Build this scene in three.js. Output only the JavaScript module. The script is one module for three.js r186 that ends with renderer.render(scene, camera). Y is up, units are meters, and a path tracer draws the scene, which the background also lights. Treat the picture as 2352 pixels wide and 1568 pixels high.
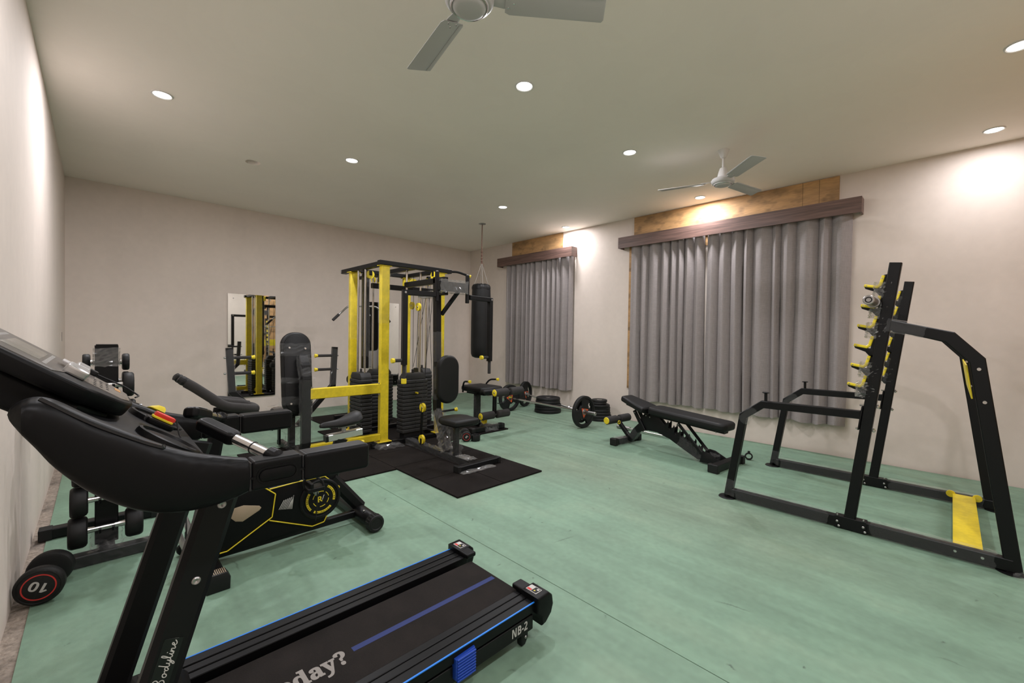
import * as THREE from 'three';
import { mergeGeometries, toCreasedNormals } from 'three/addons/utils/BufferGeometryUtils.js';
import { RoundedBoxGeometry } from 'three/addons/geometries/RoundedBoxGeometry.js';
import { TextGeometry } from 'three/addons/geometries/TextGeometry.js';
import { FontLoader } from 'three/addons/loaders/FontLoader.js';
import { RectAreaLightUniformsLib } from 'three/addons/lights/RectAreaLightUniformsLib.js';

// ---------------------------------------------------------------- camera, exposure, lights
const ROOM_W = 6.218, ROOM_H = 3.126, ROOM_D = 8.4;      // x -6.218..0, y 0..3.126, z 0..8.4
const scene = new THREE.Scene();
scene.background = new THREE.Color(0x000000);
const camera = new THREE.PerspectiveCamera(77.33, 1.5, 0.05, 60);
camera.position.set(-5.9274, 1.3, 7.4789);
camera.rotation.set(-0.0165, -0.7701, 0.0156, 'YXZ');
const renderer = new THREE.WebGLRenderer();
renderer.toneMapping = THREE.LinearToneMapping;
renderer.toneMappingExposure = 1.0;
renderer.shadowMap.enabled = true;
RectAreaLightUniformsLib.init();
const LAMP_COLOR = 0xfbfaff, LAMP_NITS = 735, LAMP_SIZE = 0.1;
const LAMPS = [
  [-5.57, 3.15, 'white recessed downlight with the unused round ceiling hole beside it', 1.35],
  [-3.99, 2.99, 'white recessed downlight in the ceiling above the multi gym frame', 1.35],
  [-1.76, 2.95, 'white recessed downlight next to the hook of the punching bag'],
  [-0.26, 2.90, 'white recessed downlight by the wall beside the narrow curtain pelmet', 0.8],
  [-3.68, 5.25, 'white recessed downlight between the two ceiling fans'],
  [-2.14, 5.21, 'white recessed downlight in front of the far ceiling fan'],
  [-0.29, 5.15, 'white recessed downlight shining onto the plywood board above the wide curtain'],
  [-0.39, 7.69, 'white recessed downlight close to the wall behind the squat rack', 0.4],
  [-1.86, 7.73, 'white recessed downlight in the ceiling above the squat rack', 0.72],
  [-5.72, 5.22, 'white recessed downlight close to the wall above the treadmill console', 0.5],
  [-3.75, 7.70, 'white recessed downlight behind the treadmill', 1.1],
  [-5.60, 7.70, 'white recessed downlight in the corner behind the treadmill', 0.9],
];
for (const [x, z, , k = 1] of LAMPS) {
  const l = new THREE.RectAreaLight(LAMP_COLOR, LAMP_NITS * k, LAMP_SIZE, LAMP_SIZE);
  l.name = 'downlight_light'; l.position.set(x, ROOM_H - 0.016, z); l.lookAt(x, 0, z); l.castShadow = true; scene.add(l);
}

// ---------------------------------------------------------------- helpers
let seed = 12345;
const rnd = () => { seed = (seed * 1664525 + 1013904223) >>> 0; return seed / 4294967296; };
const rr = (a, b) => a + (b - a) * rnd();
const V = (x, y, z) => new THREE.Vector3(x, y, z);
const T = THREE.MathUtils;
function hash2(x, y, s) { let h = (x * 374761393 + y * 668265263 + s * 1442695041) | 0; h = Math.imul(h ^ (h >>> 13), 1274126177); return ((h ^ (h >>> 16)) >>> 0) / 4294967296; }
function vnoise(x, y, per, pery, s) {
  const xi = Math.floor(x), yi = Math.floor(y), fx = x - xi, fy = y - yi;
  const u = fx * fx * (3 - 2 * fx), v = fy * fy * (3 - 2 * fy), m = (a, p) => ((a % p) + p) % p;
  const x0 = m(xi, per), x1 = m(xi + 1, per), y0 = m(yi, pery), y1 = m(yi + 1, pery);
  const a = hash2(x0, y0, s), b = hash2(x1, y0, s), c = hash2(x0, y1, s), d = hash2(x1, y1, s);
  return (a + (b - a) * u) + ((c + (d - c) * u) - (a + (b - a) * u)) * v;
}
function fbm(u, v, fx, fy, oct, s) { let t = 0, a = 0.5, n = 0; for (let i = 0; i < oct; i++) { t += a * vnoise(u * fx, v * fy, fx, fy, s + i * 17); n += a; a *= 0.5; fx *= 2; fy *= 2; } return t / n; }
function tex(w, h, fn, srgb = true, rep = null) {
  const d = new Uint8Array(w * h * 4);
  for (let j = 0, k = 0; j < h; j++) for (let i = 0; i < w; i++, k += 4) { const c = fn((i + 0.5) / w, (j + 0.5) / h, i, j); d[k] = T.clamp(c[0], 0, 255); d[k + 1] = T.clamp(c[1], 0, 255); d[k + 2] = T.clamp(c[2], 0, 255); d[k + 3] = 255; }
  const t = new THREE.DataTexture(d, w, h, THREE.RGBAFormat); t.wrapS = t.wrapT = THREE.RepeatWrapping; t.magFilter = THREE.LinearFilter; t.minFilter = THREE.LinearMipmapLinearFilter; t.generateMipmaps = true;
  if (srgb) t.colorSpace = THREE.SRGBColorSpace; if (rep) t.repeat.set(rep[0], rep[1]); t.needsUpdate = true; return t;
}
const g1 = (v) => [v, v, v];
const lin = (r, g, b) => new THREE.Color().setRGB(r, g, b);

// names and groups
const used = new Map();
function numbered(n) { const k = used.get(n) || 0; used.set(n, k + 1); return k ? n + '_' + String(k).padStart(3, '0') : n; }
const offs = new Map();
function thing(name, label, category, base = [0, 0, 0], o = {}) {
  const g = new THREE.Group(); g.name = numbered(name); g.position.set(...base); if (o.turn) g.rotation.y = o.turn;
  g.userData = { label, category }; if (o.group) g.userData.group = o.group;
  offs.set(g, o.local ? null : V(...base)); scene.add(g); return g;
}
function rootOf(o) { while (o.parent && o.parent !== scene) o = o.parent; return o; }
function clean(g) {
  g = g.index ? g.toNonIndexed() : g;
  for (const k of Object.keys(g.attributes)) if (!['position', 'normal', 'uv'].includes(k)) g.deleteAttribute(k);
  if (!g.attributes.normal) g.computeVertexNormals();
  if (!g.attributes.uv) g.setAttribute('uv', new THREE.BufferAttribute(new Float32Array(g.attributes.position.count * 2), 2));
  g.morphAttributes = {}; return g;
}
function boxUV(g) {
  const p = g.attributes.position, n = g.attributes.normal, uv = g.attributes.uv;
  for (let i = 0; i < p.count; i += 3) {
    let nx = 0, ny = 0, nz = 0; for (let k = 0; k < 3; k++) { nx += Math.abs(n.getX(i + k)); ny += Math.abs(n.getY(i + k)); nz += Math.abs(n.getZ(i + k)); }
    for (let k = 0; k < 3; k++) { const x = p.getX(i + k), y = p.getY(i + k), z = p.getZ(i + k); if (ny >= nx && ny >= nz) uv.setXY(i + k, x, z); else if (nx >= nz) uv.setXY(i + k, z, y); else uv.setXY(i + k, x, y); }
  }
  return g;
}
function geo(list) { const a = (Array.isArray(list) ? list.flat(9) : [list]).map(clean); return a.length > 1 ? mergeGeometries(a) : a[0].clone(); }
// one named mesh under parent; geometry given in world metres (or in the thing's own frame when it is local)
function put(parent, name, mat, list, o = {}) {
  let g = geo(list);
  if (!o.keepUV) boxUV(g);
  if (parent !== scene) { const off = offs.get(rootOf(parent)); if (off) g.translate(-off.x, -off.y, -off.z); }
  const m = new THREE.Mesh(g, mat); m.name = parent === scene ? numbered(name) : name; m.castShadow = m.receiveShadow = true;
  if (o.label) m.userData.label = o.label; if (o.category) m.userData.category = o.category; if (o.group) m.userData.group = o.group; if (o.kind) m.userData.kind = o.kind;
  parent.add(m); return m;
}
const putEach = (parent, name, mat, list, o = {}) => list.map((g) => put(parent, name, mat, g, o));
const struct = (name, mat, list, parent = scene, o = {}) => put(parent, name, mat, list, parent === scene ? { kind: 'structure', ...o } : o);
function dup(root, pos, turn, label) { const r = root.clone(); r.name = numbered(root.name.replace(/_\d{3}$/, '')); r.userData = { ...root.userData }; if (label) r.userData.label = label; r.position.set(...pos); if (turn !== undefined) r.rotation.y = turn; scene.add(r); return r; }

// shapes
const bx = (x0, x1, y0, y1, z0, z1) => new THREE.BoxGeometry(x1 - x0, y1 - y0, z1 - z0).translate((x0 + x1) / 2, (y0 + y1) / 2, (z0 + z1) / 2);
const rbx = (x0, x1, y0, y1, z0, z1, r = 0.01, s = 2) => new RoundedBoxGeometry(x1 - x0, y1 - y0, z1 - z0, s, Math.min(r, (x1 - x0) / 2.01, (y1 - y0) / 2.01, (z1 - z0) / 2.01)).translate((x0 + x1) / 2, (y0 + y1) / 2, (z0 + z1) / 2);
// rectangular tube swept along a planar polyline with mitred corners; w along N (the plane's normal), h in the plane
function bar(pts, w, h, N, c = 0.005) {
  pts = pts.map((p) => (p.isVector3 ? p : V(...p))); N = (N.isVector3 ? N : V(...N)).clone().normalize();
  const W = w / 2, H = h / 2, prof = [[W - c, H], [W, H - c], [W, -H + c], [W - c, -H], [-W + c, -H], [-W, -H + c], [-W, H - c], [-W + c, H]];
  const rings = pts.map((p, i) => {
    const t0 = i ? p.clone().sub(pts[i - 1]).normalize() : null, t1 = i < pts.length - 1 ? pts[i + 1].clone().sub(p).normalize() : null;
    const n0 = t0 && t0.clone().cross(N).normalize(), n1 = t1 && t1.clone().cross(N).normalize();
    let n = (n0 || n1).clone(), k = 1; if (n0 && n1) { n = n0.clone().add(n1).normalize(); k = 1 / Math.max(0.35, n.dot(n0)); }
    return prof.map(([a, b]) => p.clone().addScaledVector(N, a).addScaledVector(n, b * k));
  });
  return skin(rings, true);
}
function skin(rings, caps, flat = true) {
  const pos = [], n = rings[0].length, tri = (a, b, c) => pos.push(a.x, a.y, a.z, b.x, b.y, b.z, c.x, c.y, c.z);
  for (let i = 0; i < rings.length - 1; i++) for (let j = 0; j < n; j++) { const k = (j + 1) % n, a = rings[i][j], b = rings[i][k], c = rings[i + 1][k], d = rings[i + 1][j]; tri(a, b, c); tri(a, c, d); }
  if (caps) { const f = rings[0], l = rings[rings.length - 1]; for (let j = 1; j < n - 1; j++) { tri(f[0], f[j + 1], f[j]); tri(l[0], l[j], l[j + 1]); } }
  const g = new THREE.BufferGeometry(); g.setAttribute('position', new THREE.Float32BufferAttribute(pos, 3));
  // make the faces look outward
  const ctr = V(0, 0, 0); rings.flat().forEach((p) => ctr.add(p)); ctr.divideScalar(rings.length * n);
  let vol = 0; for (let i = 0; i < pos.length; i += 9) { const a = V(pos[i], pos[i + 1], pos[i + 2]).sub(ctr), b = V(pos[i + 3], pos[i + 4], pos[i + 5]).sub(ctr), c = V(pos[i + 6], pos[i + 7], pos[i + 8]).sub(ctr); vol += a.dot(b.cross(c)); }
  if (vol < 0) for (let i = 0; i < pos.length; i += 9) for (let k = 0; k < 3; k++) { const q = pos[i + 3 + k]; pos[i + 3 + k] = pos[i + 6 + k]; pos[i + 6 + k] = q; }
  g.setAttribute('position', new THREE.Float32BufferAttribute(pos, 3)); g.computeVertexNormals();
  return flat ? g : toCreasedNormals(g, 0.7);
}
function fillet(pts, r, n = 5) {
  pts = pts.map((p) => (p.isVector3 ? p : V(...p))); if (!r) return pts; const out = [pts[0]];
  for (let i = 1; i < pts.length - 1; i++) {
    const p = pts[i], a = pts[i - 1].clone().sub(p), b = pts[i + 1].clone().sub(p), d = Math.min(r, a.length() * 0.48, b.length() * 0.48);
    const A = p.clone().addScaledVector(a.normalize(), d), B = p.clone().addScaledVector(b.normalize(), d);
    for (let k = 0; k <= n; k++) { const t = k / n; out.push(A.clone().multiplyScalar((1 - t) * (1 - t)).addScaledVector(p, 2 * t * (1 - t)).addScaledVector(B, t * t)); }
  }
  out.push(pts[pts.length - 1]); return out;
}
// round tube along points; r a number or a function of 0..1
function tube(pts, r, fil = 0.03, seg = 12) {
  const P = fillet(pts, fil), R = typeof r === 'function' ? r : () => r; let n = null; const rings = [];
  for (let i = 0; i < P.length; i++) {
    const t = (i === 0 ? P[1].clone().sub(P[0]) : i === P.length - 1 ? P[i].clone().sub(P[i - 1]) : P[i + 1].clone().sub(P[i - 1])).normalize();
    if (!n) { n = Math.abs(t.y) < 0.9 ? V(0, 1, 0) : V(1, 0, 0); } n = n.clone().addScaledVector(t, -n.dot(t)).normalize(); const b = t.clone().cross(n), q = R(i / (P.length - 1));
    rings.push(Array.from({ length: seg }, (_, k) => { const a = (k / seg) * Math.PI * 2; return P[i].clone().addScaledVector(n, Math.cos(a) * q).addScaledVector(b, Math.sin(a) * q); }));
  }
  return skin(rings, true, false);
}
const ZAX = V(0, 1, 0);
// lathe profile [[radius, along], ...] set from a toward b
function turned(prof, a, b, seg = 24) {
  a = a.isVector3 ? a : V(...a); b = b.isVector3 ? b : V(...b);
  const g = new THREE.LatheGeometry(prof.map(([r, y]) => new THREE.Vector2(Math.max(r, 0.00001), y)), seg);
  const q = new THREE.Quaternion().setFromUnitVectors(ZAX, b.clone().sub(a).normalize());
  return toCreasedNormals(g.toNonIndexed(), 0.6).applyQuaternion(q).translate(a.x, a.y, a.z);
}
function cyl(a, b, r, seg = 20, c = 0.003) { a = a.isVector3 ? a : V(...a); b = b.isVector3 ? b : V(...b); const L = a.distanceTo(b); c = Math.min(c, r * 0.4, L * 0.4); return turned([[0, 0], [r - c, 0], [r, c], [r, L - c], [r - c, L], [0, L]], a, b, seg); }
// outline [[u,v]...] extruded along N by thickness t (centred), placed so that u runs along U
function slab(pts, t, O, U, N, bev = 0.003, holes = [], bseg = 2) {
  const s = new THREE.Shape(pts.map(([a, b]) => new THREE.Vector2(a, b))); for (const h of holes) s.holes.push(new THREE.Path(h.map(([a, b]) => new THREE.Vector2(a, b))));
  bev = Math.min(bev, t * 0.49);
  const g = new THREE.ExtrudeGeometry(s, { depth: t - 2 * bev, bevelEnabled: bev > 0, bevelThickness: bev, bevelSize: bev, bevelOffset: -bev, bevelSegments: bseg, steps: 1 }); g.translate(0, 0, -(t - 2 * bev) / 2);
  U = (U.isVector3 ? U : V(...U)).clone().normalize(); N = (N.isVector3 ? N : V(...N)).clone().normalize(); const Vv = N.clone().cross(U); O = O.isVector3 ? O : V(...O);
  return toCreasedNormals(g, 0.75).applyMatrix4(new THREE.Matrix4().makeBasis(U, Vv, N).setPosition(O));
}
function rrect(w, h, r, n = 6) { const o = []; for (const [sx, sy, a0] of [[1, 1, 0], [-1, 1, 1], [-1, -1, 2], [1, -1, 3]]) for (let k = 0; k <= n; k++) { const a = (a0 + k / n) * Math.PI / 2; o.push([sx * (w / 2 - r) + Math.cos(a) * r, sy * (h / 2 - r) + Math.sin(a) * r]); } return o; }
const circ = (r, n = 32, cx = 0, cy = 0) => Array.from({ length: n }, (_, k) => [cx + Math.cos(k / n * Math.PI * 2) * r, cy + Math.sin(k / n * Math.PI * 2) * r]);
// padded cushion: rounded outline, soft edges, slightly domed
const pad = (w, l, r, t, O, U, N) => slab(rrect(w, l, r, 8), t, O, U, N, t * 0.42, [], 5);
// crumpled cling film round a bar: rings follow a rectangle w x h, pushed about at random, faceted
function film(a, b, w, h, N, amp = 0.006, step = 0.018, gap = 0.003, seg = 16) {
  a = a.isVector3 ? a : V(...a); b = b.isVector3 ? b : V(...b); N = (N.isVector3 ? N : V(...N)).clone().normalize();
  const L = a.distanceTo(b), t = b.clone().sub(a).normalize(), n = t.clone().cross(N).normalize(), m = Math.max(2, Math.round(L / step)), rings = [];
  for (let i = 0; i <= m; i++) {
    const c = a.clone().addScaledVector(t, L * i / m);
    rings.push(Array.from({ length: seg }, (_, k) => {
      const u = k / seg * 4, s = Math.floor(u), f = u - s, q = [[1, -1], [1, 1], [-1, 1], [-1, -1], [1, -1]], e = rnd() * amp + gap;
      const x = q[s][0] + (q[s + 1][0] - q[s][0]) * f, y = q[s][1] + (q[s + 1][1] - q[s][1]) * f;
      return c.clone().addScaledVector(N, x * (w / 2 + e)).addScaledVector(n, y * (h / 2 + e)).addScaledVector(t, rr(-0.4, 0.4) * step);
    }));
  }
  return skin(rings, false);
}
// loose crumpled scrap of film lying at a spot
function scrap(O, w, l, hgt, n = 9) {
  const P = []; for (let i = 0; i <= n; i++) { P.push([]); for (let j = 0; j <= n; j++) { const e = Math.min(i, j, n - i, n - j) ? 1 : 0.35; P[i].push(V(O[0] + (i / n - 0.5) * w + rr(-0.2, 0.2) * w / n, O[1] + 0.002 + rnd() * hgt * e, O[2] + (j / n - 0.5) * l + rr(-0.2, 0.2) * l / n)); } }
  const pos = []; for (let i = 0; i < n; i++) for (let j = 0; j < n; j++) { const a = P[i][j], b = P[i + 1][j], c = P[i + 1][j + 1], d = P[i][j + 1]; for (const q of [a, c, b, a, d, c]) pos.push(q.x, q.y, q.z); }
  const g = new THREE.BufferGeometry(); g.setAttribute('position', new THREE.Float32BufferAttribute(pos, 3)); g.computeVertexNormals(); return g;
}
const font = await new FontLoader().loadAsync('fonts/droid/droid_sans_bold.typeface.json');
const serif = await new FontLoader().loadAsync('fonts/droid/droid_serif_bold.typeface.json');
// raised lettering: text starts at O, reads along U, its face looks along N
function letters(str, f, size, O, U, N, sx = 1, depth = 0.0006, bold = 0) {
  const g = new TextGeometry(str, { font: f, size, depth, curveSegments: 4, bevelEnabled: bold > 0, bevelSize: bold, bevelThickness: 0.0002, bevelSegments: 1 }); g.scale(sx, 1, 1);
  U = V(...U).normalize(); N = V(...N).normalize(); return g.applyMatrix4(new THREE.Matrix4().makeBasis(U, N.clone().cross(U), N).setPosition(V(...O)));
}
const polar = (cx, cy, r, a) => [cx + r * Math.cos(a), cy + r * Math.sin(a)];

// ---------------------------------------------------------------- materials
const std = (c, r, o = {}) => new THREE.MeshStandardMaterial({ color: c, roughness: r, ...o });
const phy = (c, r, o = {}) => new THREE.MeshPhysicalMaterial({ color: c, roughness: r, ...o });
const nz = (f, oct, s, a = 0, b = 255, n = 512) => tex(n, n, (u, v) => g1(a + (b - a) * fbm(u, v, f, f, oct, s)), false);
const fineNoise = nz(64, 3, 5), coarseNoise = nz(8, 5, 9);
const rep = (t, x, y = x) => { const c = t.clone(); c.repeat.set(x, y); c.needsUpdate = true; return c; };

const wallTex = tex(1024, 1024, (u, v) => { const a = fbm(u, v, 5, 5, 5, 21) - 0.5, b = fbm(u, v, 60, 60, 2, 31) - 0.5, c = fbm(u, v, 22, 3, 3, 41) - 0.5; const k = 1 + a * 0.05 + b * 0.02 + c * 0.02; return [219 * k, 206 * k, 196 * k]; }, true, [1 / 3.1, 1 / 3.1]);
const matWall = std(0xffffff, 0.82, { map: wallTex, bumpMap: rep(coarseNoise, 1.2), bumpScale: 0.0012 });
const ceilTex = tex(512, 512, (u, v) => { const a = fbm(u, v, 4, 4, 5, 51) - 0.5, k = 1 + a * 0.04; return [245 * k, 236 * k, 227 * k]; }, true, [1 / 3, 1 / 3]);
const matCeil = std(0xffffff, 0.85, { map: ceilTex });
// painted green vinyl: streaks run along the sheets (z), dull smudges, dark scuffs
const scuffs = []; for (let i = 0; i < 300; i++) scuffs.push([rnd(), rnd(), rr(-0.5, 0.5) + (rnd() < 0.5 ? 1.57 : 0), rr(0.001, 0.006) * (rnd() < 0.15 ? 4 : 1), rr(0.08, 0.4)]);
const FW = 2048, scuffMap = new Float32Array(FW * FW);
for (const [u, v, a, L, k] of scuffs) { const n = Math.ceil(L * FW * 2); for (let i = 0; i < n; i++) { const t = i / n, x = Math.round((u + Math.cos(a) * L * (t - 0.5) + 0.0008 * Math.sin(t * 5)) * FW), y = Math.round((v + Math.sin(a) * L * (t - 0.5)) * FW); for (const [dx, dy, w] of [[0, 0, 1], [1, 0, 0.4], [0, 1, 0.4]]) { const X = x + dx, Y = y + dy; if (X >= 0 && Y >= 0 && X < FW && Y < FW) scuffMap[Y * FW + X] = Math.max(scuffMap[Y * FW + X], k * w * Math.sin(Math.PI * t)); } } }
const floorTex = tex(FW, FW, (u, v, i, j) => {
  const big = fbm(u, v, 7, 6, 4, 61), streak = fbm(u, v, 170, 14, 3, 71), mid = fbm(u, v, 40, 26, 4, 81), gr = fbm(u, v, 400, 400, 1, 91);
  let k = 1 + (streak - 0.5) * 0.12 + (mid - 0.5) * 0.16 + (gr - 0.5) * 0.05; const d = T.clamp((big - 0.52) * 2.6, 0, 1) * 0.55 + T.clamp((mid - 0.6) * 3, 0, 1) * 0.3; const s = scuffMap[j * FW + i];
  const c = [116, 145, 124].map((q, n) => (q * (1 - d) + [124, 136, 116][n] * d) * k * (1 - s)); return c;
}, true, [1 / 9, 1 / 9]);
const matFloor = std(0xffffff, 0.62, { map: floorTex, bumpMap: rep(coarseNoise, 2.4), bumpScale: 0.003 });
const concTex = tex(512, 512, (u, v) => { const a = fbm(u, v, 6, 6, 5, 101), b = fbm(u, v, 50, 50, 2, 103), k = 0.65 + a * 0.55 + (b - 0.5) * 0.3; return [150 * k, 138 * k, 126 * k]; }, true, [1.4, 1.4]);
const matConcrete = std(0xffffff, 0.9, { map: concTex, bumpMap: rep(coarseNoise, 6), bumpScale: 0.012 });
const woodTex = tex(1024, 256, (u, v) => { const a = fbm(u, v, 4, 40, 4, 111), b = fbm(u, v, 12, 120, 2, 117), k = 0.72 + a * 0.5 + (b - 0.5) * 0.25; return [104 * k, 80 * k, 72 * k]; }, true, [0.8, 2.2]);
const matLaminate = std(0xffffff, 0.45, { map: woodTex });
const plyTex = tex(1024, 512, (u, v) => { const w = fbm(u, v, 3, 14, 4, 121), b = fbm(u, v, 30, 90, 2, 127), f = fbm(u, v, 9, 9, 3, 131), k = 0.75 + w * 0.4 + (b - 0.5) * 0.14 - T.clamp((f - 0.62) * 2, 0, 1) * 0.5; return [184 * k, 144 * k, 98 * k]; }, true, [0.7, 1.1]);
const matPly = std(0xffffff, 0.6, { map: plyTex });
const clothTex = tex(512, 512, (u, v, i, j) => { const a = fbm(u, v, 120, 10, 2, 141), b = fbm(u, v, 8, 90, 2, 147), c = hash2(i, j, 3), k = 0.96 + (a - 0.5) * 0.1 + (b - 0.5) * 0.08 + (c - 0.5) * 0.04; return [152 * k, 144 * k, 142 * k]; }, true, [3, 3]);
const matCurtain = phy(0xffffff, 0.9, { map: clothTex, sheen: 0.3, sheenColor: new THREE.Color(0.5, 0.48, 0.46), sheenRoughness: 0.6, side: THREE.DoubleSide });
const matTex = tex(512, 512, (u, v, i, j) => { const a = fbm(u, v, 5, 5, 4, 151), b = hash2(i, j, 7), k = 0.8 + a * 0.4 + (b - 0.5) * 0.45; return [25 * k, 21 * k, 19 * k]; }, true, [2, 2]);
const matRubber = phy(0xffffff, 0.9, { specularIntensity: 0.3, map: matTex, bumpMap: rep(fineNoise, 6), bumpScale: 0.002 });
const matBeltTex = tex(512, 512, (u, v, i, j) => { const a = fbm(u, v, 5, 4, 4, 161), b = hash2(i, j, 11), k = 0.8 + a * 0.4 + (b - 0.5) * 0.35; return [31 * k, 27 * k, 25 * k]; }, true, [2.5, 2.5]);
const matBelt = phy(0xffffff, 0.85, { specularIntensity: 0.4, map: matBeltTex, bumpMap: rep(fineNoise, 14), bumpScale: 0.001 });
const matBlack = phy(lin(0.005, 0.005, 0.0055), 0.42, { specularIntensity: 0.5 });
const matPlastic = phy(lin(0.0035, 0.0035, 0.004), 0.42, { specularIntensity: 0.36 });
const matGloss = std(lin(0.012, 0.012, 0.014), 0.14);
const matPad = phy(lin(0.007, 0.007, 0.007), 0.5, { specularIntensity: 0.6, bumpMap: rep(fineNoise, 10), bumpScale: 0.0001 });
const matFoam = std(lin(0.026, 0.024, 0.023), 0.85);
const matIron = std(lin(0.018, 0.0175, 0.017), 0.62, { bumpMap: rep(fineNoise, 8), bumpScale: 0.0008 });
const matRubberBlack = phy(lin(0.008, 0.008, 0.008), 0.55, { specularIntensity: 0.7 });
const yelTex = tex(512, 512, (u, v) => { const a = fbm(u, v, 5, 9, 4, 171), b = fbm(u, v, 40, 40, 2, 177), k = 0.9 + a * 0.16 + (b - 0.5) * 0.08; return [228 * k, 203 * k, 40 * k]; }, true, [1.5, 1.5]);
const matYellow = std(0xffffff, 0.42, { map: yelTex });
const matYellowPlastic = std(lin(0.76, 0.6, 0.025), 0.4);
const matChrome = std(lin(0.62, 0.61, 0.6), 0.2, { metalness: 1 });
const matSteel = std(lin(0.4, 0.39, 0.38), 0.38, { metalness: 1 });
const matAlu = std(lin(0.6, 0.6, 0.6), 0.32, { metalness: 1 });
const matWhite = std(lin(0.66, 0.64, 0.62), 0.4);
const matFanGrey = std(lin(0.5, 0.48, 0.47), 0.45);
const matFilm = phy(0xffffff, 0.06, { transmission: 0.97, thickness: 0, ior: 1.16, side: THREE.DoubleSide });
const matFilmThick = phy(lin(0.85, 0.84, 0.82), 0.12, { transmission: 0.9, thickness: 0, ior: 1.42, side: THREE.DoubleSide });
const matOrange = std(lin(0.72, 0.11, 0.03), 0.5);
const matRed = std(lin(0.7, 0.035, 0.02), 0.45);
const matRedPrint = std(lin(0.55, 0.03, 0.025), 0.6);
const matPrint = std(lin(0.5, 0.49, 0.47), 0.6);
const matGreyPrint = std(lin(0.26, 0.24, 0.22), 0.8);
const matBlue = std(lin(0.01, 0.2, 0.75), 0.4);
const matBlueBlock = std(lin(0.012, 0.06, 0.42), 0.35);
const matBluePrint = std(lin(0.02, 0.033, 0.13), 0.85);
const matTan = std(lin(0.36, 0.28, 0.19), 0.55);
const matDark = std(lin(0.01, 0.009, 0.008), 0.95);
const matMirror = std(lin(0.82, 0.84, 0.82), 0.02, { metalness: 1 });
const matRope = std(lin(0.15, 0.075, 0.055), 0.9);
const matStrap = std(lin(0.3, 0.28, 0.25), 0.8);
const matGlow = std(0x000000, 0.5, { emissive: new THREE.Color(1, 0.98, 0.95), emissiveIntensity: 8 });

// ---------------------------------------------------------------- the room
const W = ROOM_W, H = ROOM_H, D = ROOM_D;
const floor = struct('floor', matConcrete, bx(-W - 0.15, 0.15, -0.2, -0.006, -0.15, D + 0.15));
for (const [a, b] of [[-6.157, -4.2215], [-4.2185, -2.2015], [-2.1985, -0.1815], [-0.1785, -0.012]]) struct('vinyl_sheet', matFloor, rbx(a, b, -0.006, 0, 0.006, D - 0.005, 0.002, 1), floor);
{ // ceiling with one unused round cut-out
  const c = struct('ceiling', matCeil, bx(-W - 0.15, 0.15, H + 0.09, H + 0.14, -0.15, D + 0.15));
  struct('plaster_board', matCeil, ceilingBoard(), c);
  struct('cut_out', matConcrete, turned([[0.078, 0], [0.078, 0.085], [0, 0.085]], [-4.72, H + 0.002, 2.14], [-4.72, H + 1, 2.14], 20), c, { label: 'ragged round hole cut in the ceiling' });
}
function ceilingBoard() {
  const s = new THREE.Shape([[-W - 0.15, -0.15], [0.15, -0.15], [0.15, D + 0.15], [-W - 0.15, D + 0.15]].map(([a, b]) => new THREE.Vector2(a, b)));
  s.holes.push(new THREE.Path(circ(0.072, 22, -4.72, 2.14).map(([a, b]) => new THREE.Vector2(a + rr(-0.005, 0.005), b + rr(-0.005, 0.005)))));
  const g = new THREE.ExtrudeGeometry(s, { depth: 0.09, bevelEnabled: false }); return g.rotateX(Math.PI / 2).translate(0, H + 0.09, 0);
}
struct('wall_back', matWall, bx(-W - 0.15, 0.15, -0.05, H + 0.1, -0.15, 0));
struct('wall_right', matWall, bx(0, 0.15, -0.05, H + 0.1, -0.15, D + 0.15));
struct('wall_left', matWall, bx(-W - 0.15, -W, -0.05, H + 0.1, -0.15, D + 0.15));
struct('wall_front', matWall, bx(-W - 0.15, 0.15, -0.05, H + 0.1, D, D + 0.15));
// open joint and crumbly line where the sheet meets the window wall
const t1 = struct('trim_1', matPly, bx(-0.012, -0.0005, 2.55, H - 0.006, 1.345, 2.635));
const t2 = struct('trim_2', matPly, bx(-0.012, -0.0005, 2.55, H - 0.006, 4.04, 6.224));
for (const [a, b] of [[6.227, 6.384], [6.387, 6.57]]) struct('board', matPly, bx(-0.012, -0.0005, 2.55, H - 0.006, a, b), t2);
struct('board', matPly, bx(-0.03, -0.0005, 0.5, 2.74, 3.975, 4.012), t2);
struct('trim_3', matPly, [bx(-2.5, -0.02, 0.42, 3.11, D - 0.02, D - 0.0005)], scene, { label: 'plywood sheet covering a window opening on the wall opposite the mirror' });
// unfinished electrical boxes in the left wall
for (const [y, z, k, lab] of [[1.2, 0.69, 1, 'narrow unfinished wire slot in the wall near the back corner'], [2.2, 6.15, 1.2, 'ragged open wire slot high in the wall above the treadmill']]) {
  const b = thing('wall_box', lab, 'wall box', [-W, y, z]);
  put(b, 'opening', matIron, slab([[-0.014, -0.05 * k], [0.012, -0.045 * k], [0.016, 0.02], [0.01, 0.05 * k], [-0.016, 0.046 * k]], 0.004, [-W + 0.002, y, z], [0, 0, 1], [-1, 0, 0], 0.001));
  put(b, 'plaster_patch', matWall, slab([[-0.03, -0.06 * k], [0.032, -0.055 * k], [0.034, 0.062 * k], [-0.026, 0.058 * k]], 0.002, [-W + 0.001, y, z], [0, 0, 1], [-1, 0, 0], 0.0005));
}
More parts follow.
